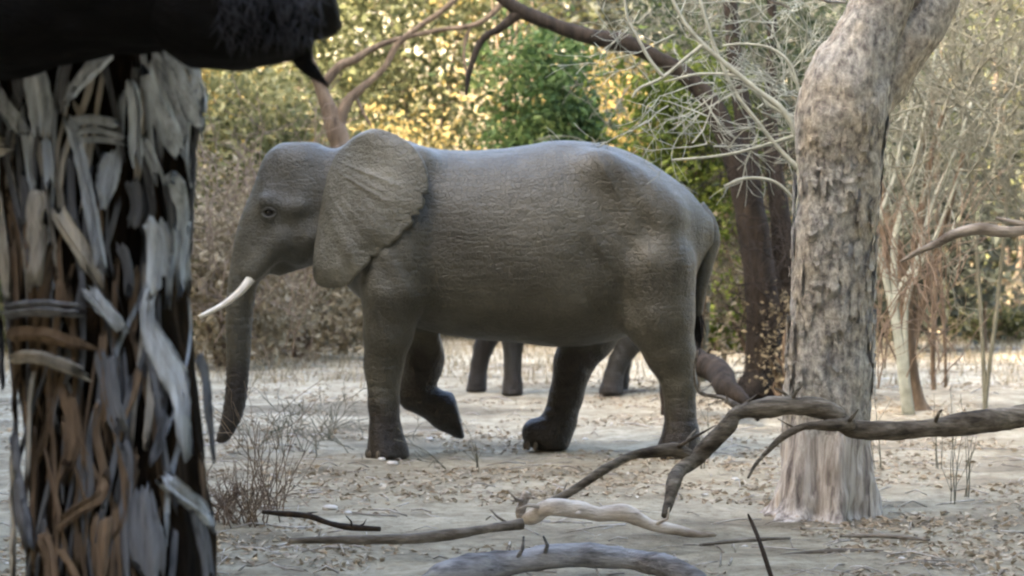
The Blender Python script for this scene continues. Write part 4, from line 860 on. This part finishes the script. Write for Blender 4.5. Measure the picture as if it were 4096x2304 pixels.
for (px, py, hpx) in ((952, 505, 90), (938, 470, 60), (965, 500, 70), (700, 470, 50), (476, 470, 40), (880, 470, 55)):
    D = EYE * FPX / (py - HZ); b = P(px, py, D); mb = MB()
    for q in range(3): grow(mb, (random.gauss(0, .02), random.gauss(0, .02), -.02), (random.gauss(0, .1), random.gauss(0, .1), 1), hpx * D / FPX * random.uniform(.6, 1), .0045, 1, nb=2, minr=.002, spread=.25, wig=.06)
    e = empty('weed_stem', (b.x, D, float(gz(b.x, D))), label='thin grey-green weed stalk standing alone on the litter', cat='weed', group='weed stalks on the litter'); mb.build('stalk', M['twig_olive'], e)

# stones
for (px, py, w) in ((330, 512, 14), (348, 516, 9), (382, 462, 9), (392, 467, 11), (312, 453, 7), (585, 440, 6), (735, 480, 8), (745, 468, 7), (705, 497, 7), (745, 545, 6), (430, 440, 9), (560, 398, 5), (664, 445, 7), (902, 560, 7)):
    D = EYE * FPX / (py - HZ); b = P(px, py, D); s = w * D / FPX
    v, f = ellipsoid((0, 0, 0), (s * .55, s * .5, s * .26), 6); v = np.array(v); v *= (1 + .25 * vnoise(v[:, 0] * 9 / s * .3 + px, v[:, 1] * 9 / s * .3, v[:, 2] * 9 / s * .3))[:, None]
    o = mesh_obj('stone', v, f, M['stone'], loc=(b.x, D, float(gz(b.x, D)) + s * .1)); o.rotation_euler.z = px
    tag(o, 'small whitish stone lying on the dry litter', 'stone', 'pale stones on the litter')

# litter and grass
N = 60000; y = 12 + 36 * RNG.random(N)**1.5; x = (RNG.random(N) - .5) * (y * .46 + 2)
keep = vnoise(x * .7, y * .7, 3.0) + .6 * vnoise(x * 2, y * 2, 7.0) + .5 * RNG.random(N) > 0.35; x, y = x[keep], y[keep]
v, f, r = leaf_cloud(np.stack([x, y, gz(x, y) + .010], 1), .055, flat=.82, bend=.2); tag(mesh_obj('leaf_litter', v, f, M['litter'], smooth=False, rnd=r), 'dry fallen leaves strewn over the ground', 'leaf litter', kind='stuff')
mb = MB()
for k in range(1100):
    yy = 12.5 + 32 * random.random()**1.6; xx = (random.random() - .5) * (yy * .46 + 1); a = random.uniform(0, 3.14); L = random.uniform(.08, .45); g = float(gz(xx, yy)) + .008
    mb.tube([(xx - math.cos(a) * L / 2, yy - math.sin(a) * L / 2, g), (xx, yy, g + random.uniform(0, .04)), (xx + math.cos(a) * L / 2, yy + math.sin(a) * L / 2, g + random.uniform(-.01, .03))], random.uniform(.002, .007), 3)
tag(mb.build('twig_litter', M['wood_bleached']), 'small dry twigs scattered over the ground', 'twig litter', kind='stuff')
def grass(name, label, n, xf, yf, hgt, mat):
    x, y = xf(n), yf(n); g = gz(x, y); a = RNG.uniform(0, 6.28, n); hh = hgt * RNG.uniform(.4, 1.2, n); w = RNG.uniform(.006, .014, n)
    ln = RNG.normal(size=(n, 2)) * .35 * hh[:, None]
    p0 = np.stack([x - np.cos(a) * w, y - np.sin(a) * w, g - .02], 1); p1 = np.stack([x + np.cos(a) * w, y + np.sin(a) * w, g - .02], 1); p2 = np.stack([x + ln[:, 0], y + ln[:, 1], g + hh], 1)
    v = np.stack([p0, p1, p2], 1).reshape(-1, 3); f = np.arange(3 * n).reshape(-1, 3)
    tag(mesh_obj(name, v, f, M[mat], smooth=False, rnd=RNG.random(n)), label, 'grass', kind='stuff')
grass('dry_grass', 'tall straw grass covering the sunlit bank', 60000, lambda n: RNG.uniform(-16, 16, n), lambda n: 45 + 30 * RNG.random(n)**1.3, .9, 'straw')
grass('dry_grass', 'short dry grass between the clearing and the bank', 16000, lambda n: RNG.uniform(-11, 11, n), lambda n: 31 + 16 * RNG.random(n)**.7, .17, 'straw')
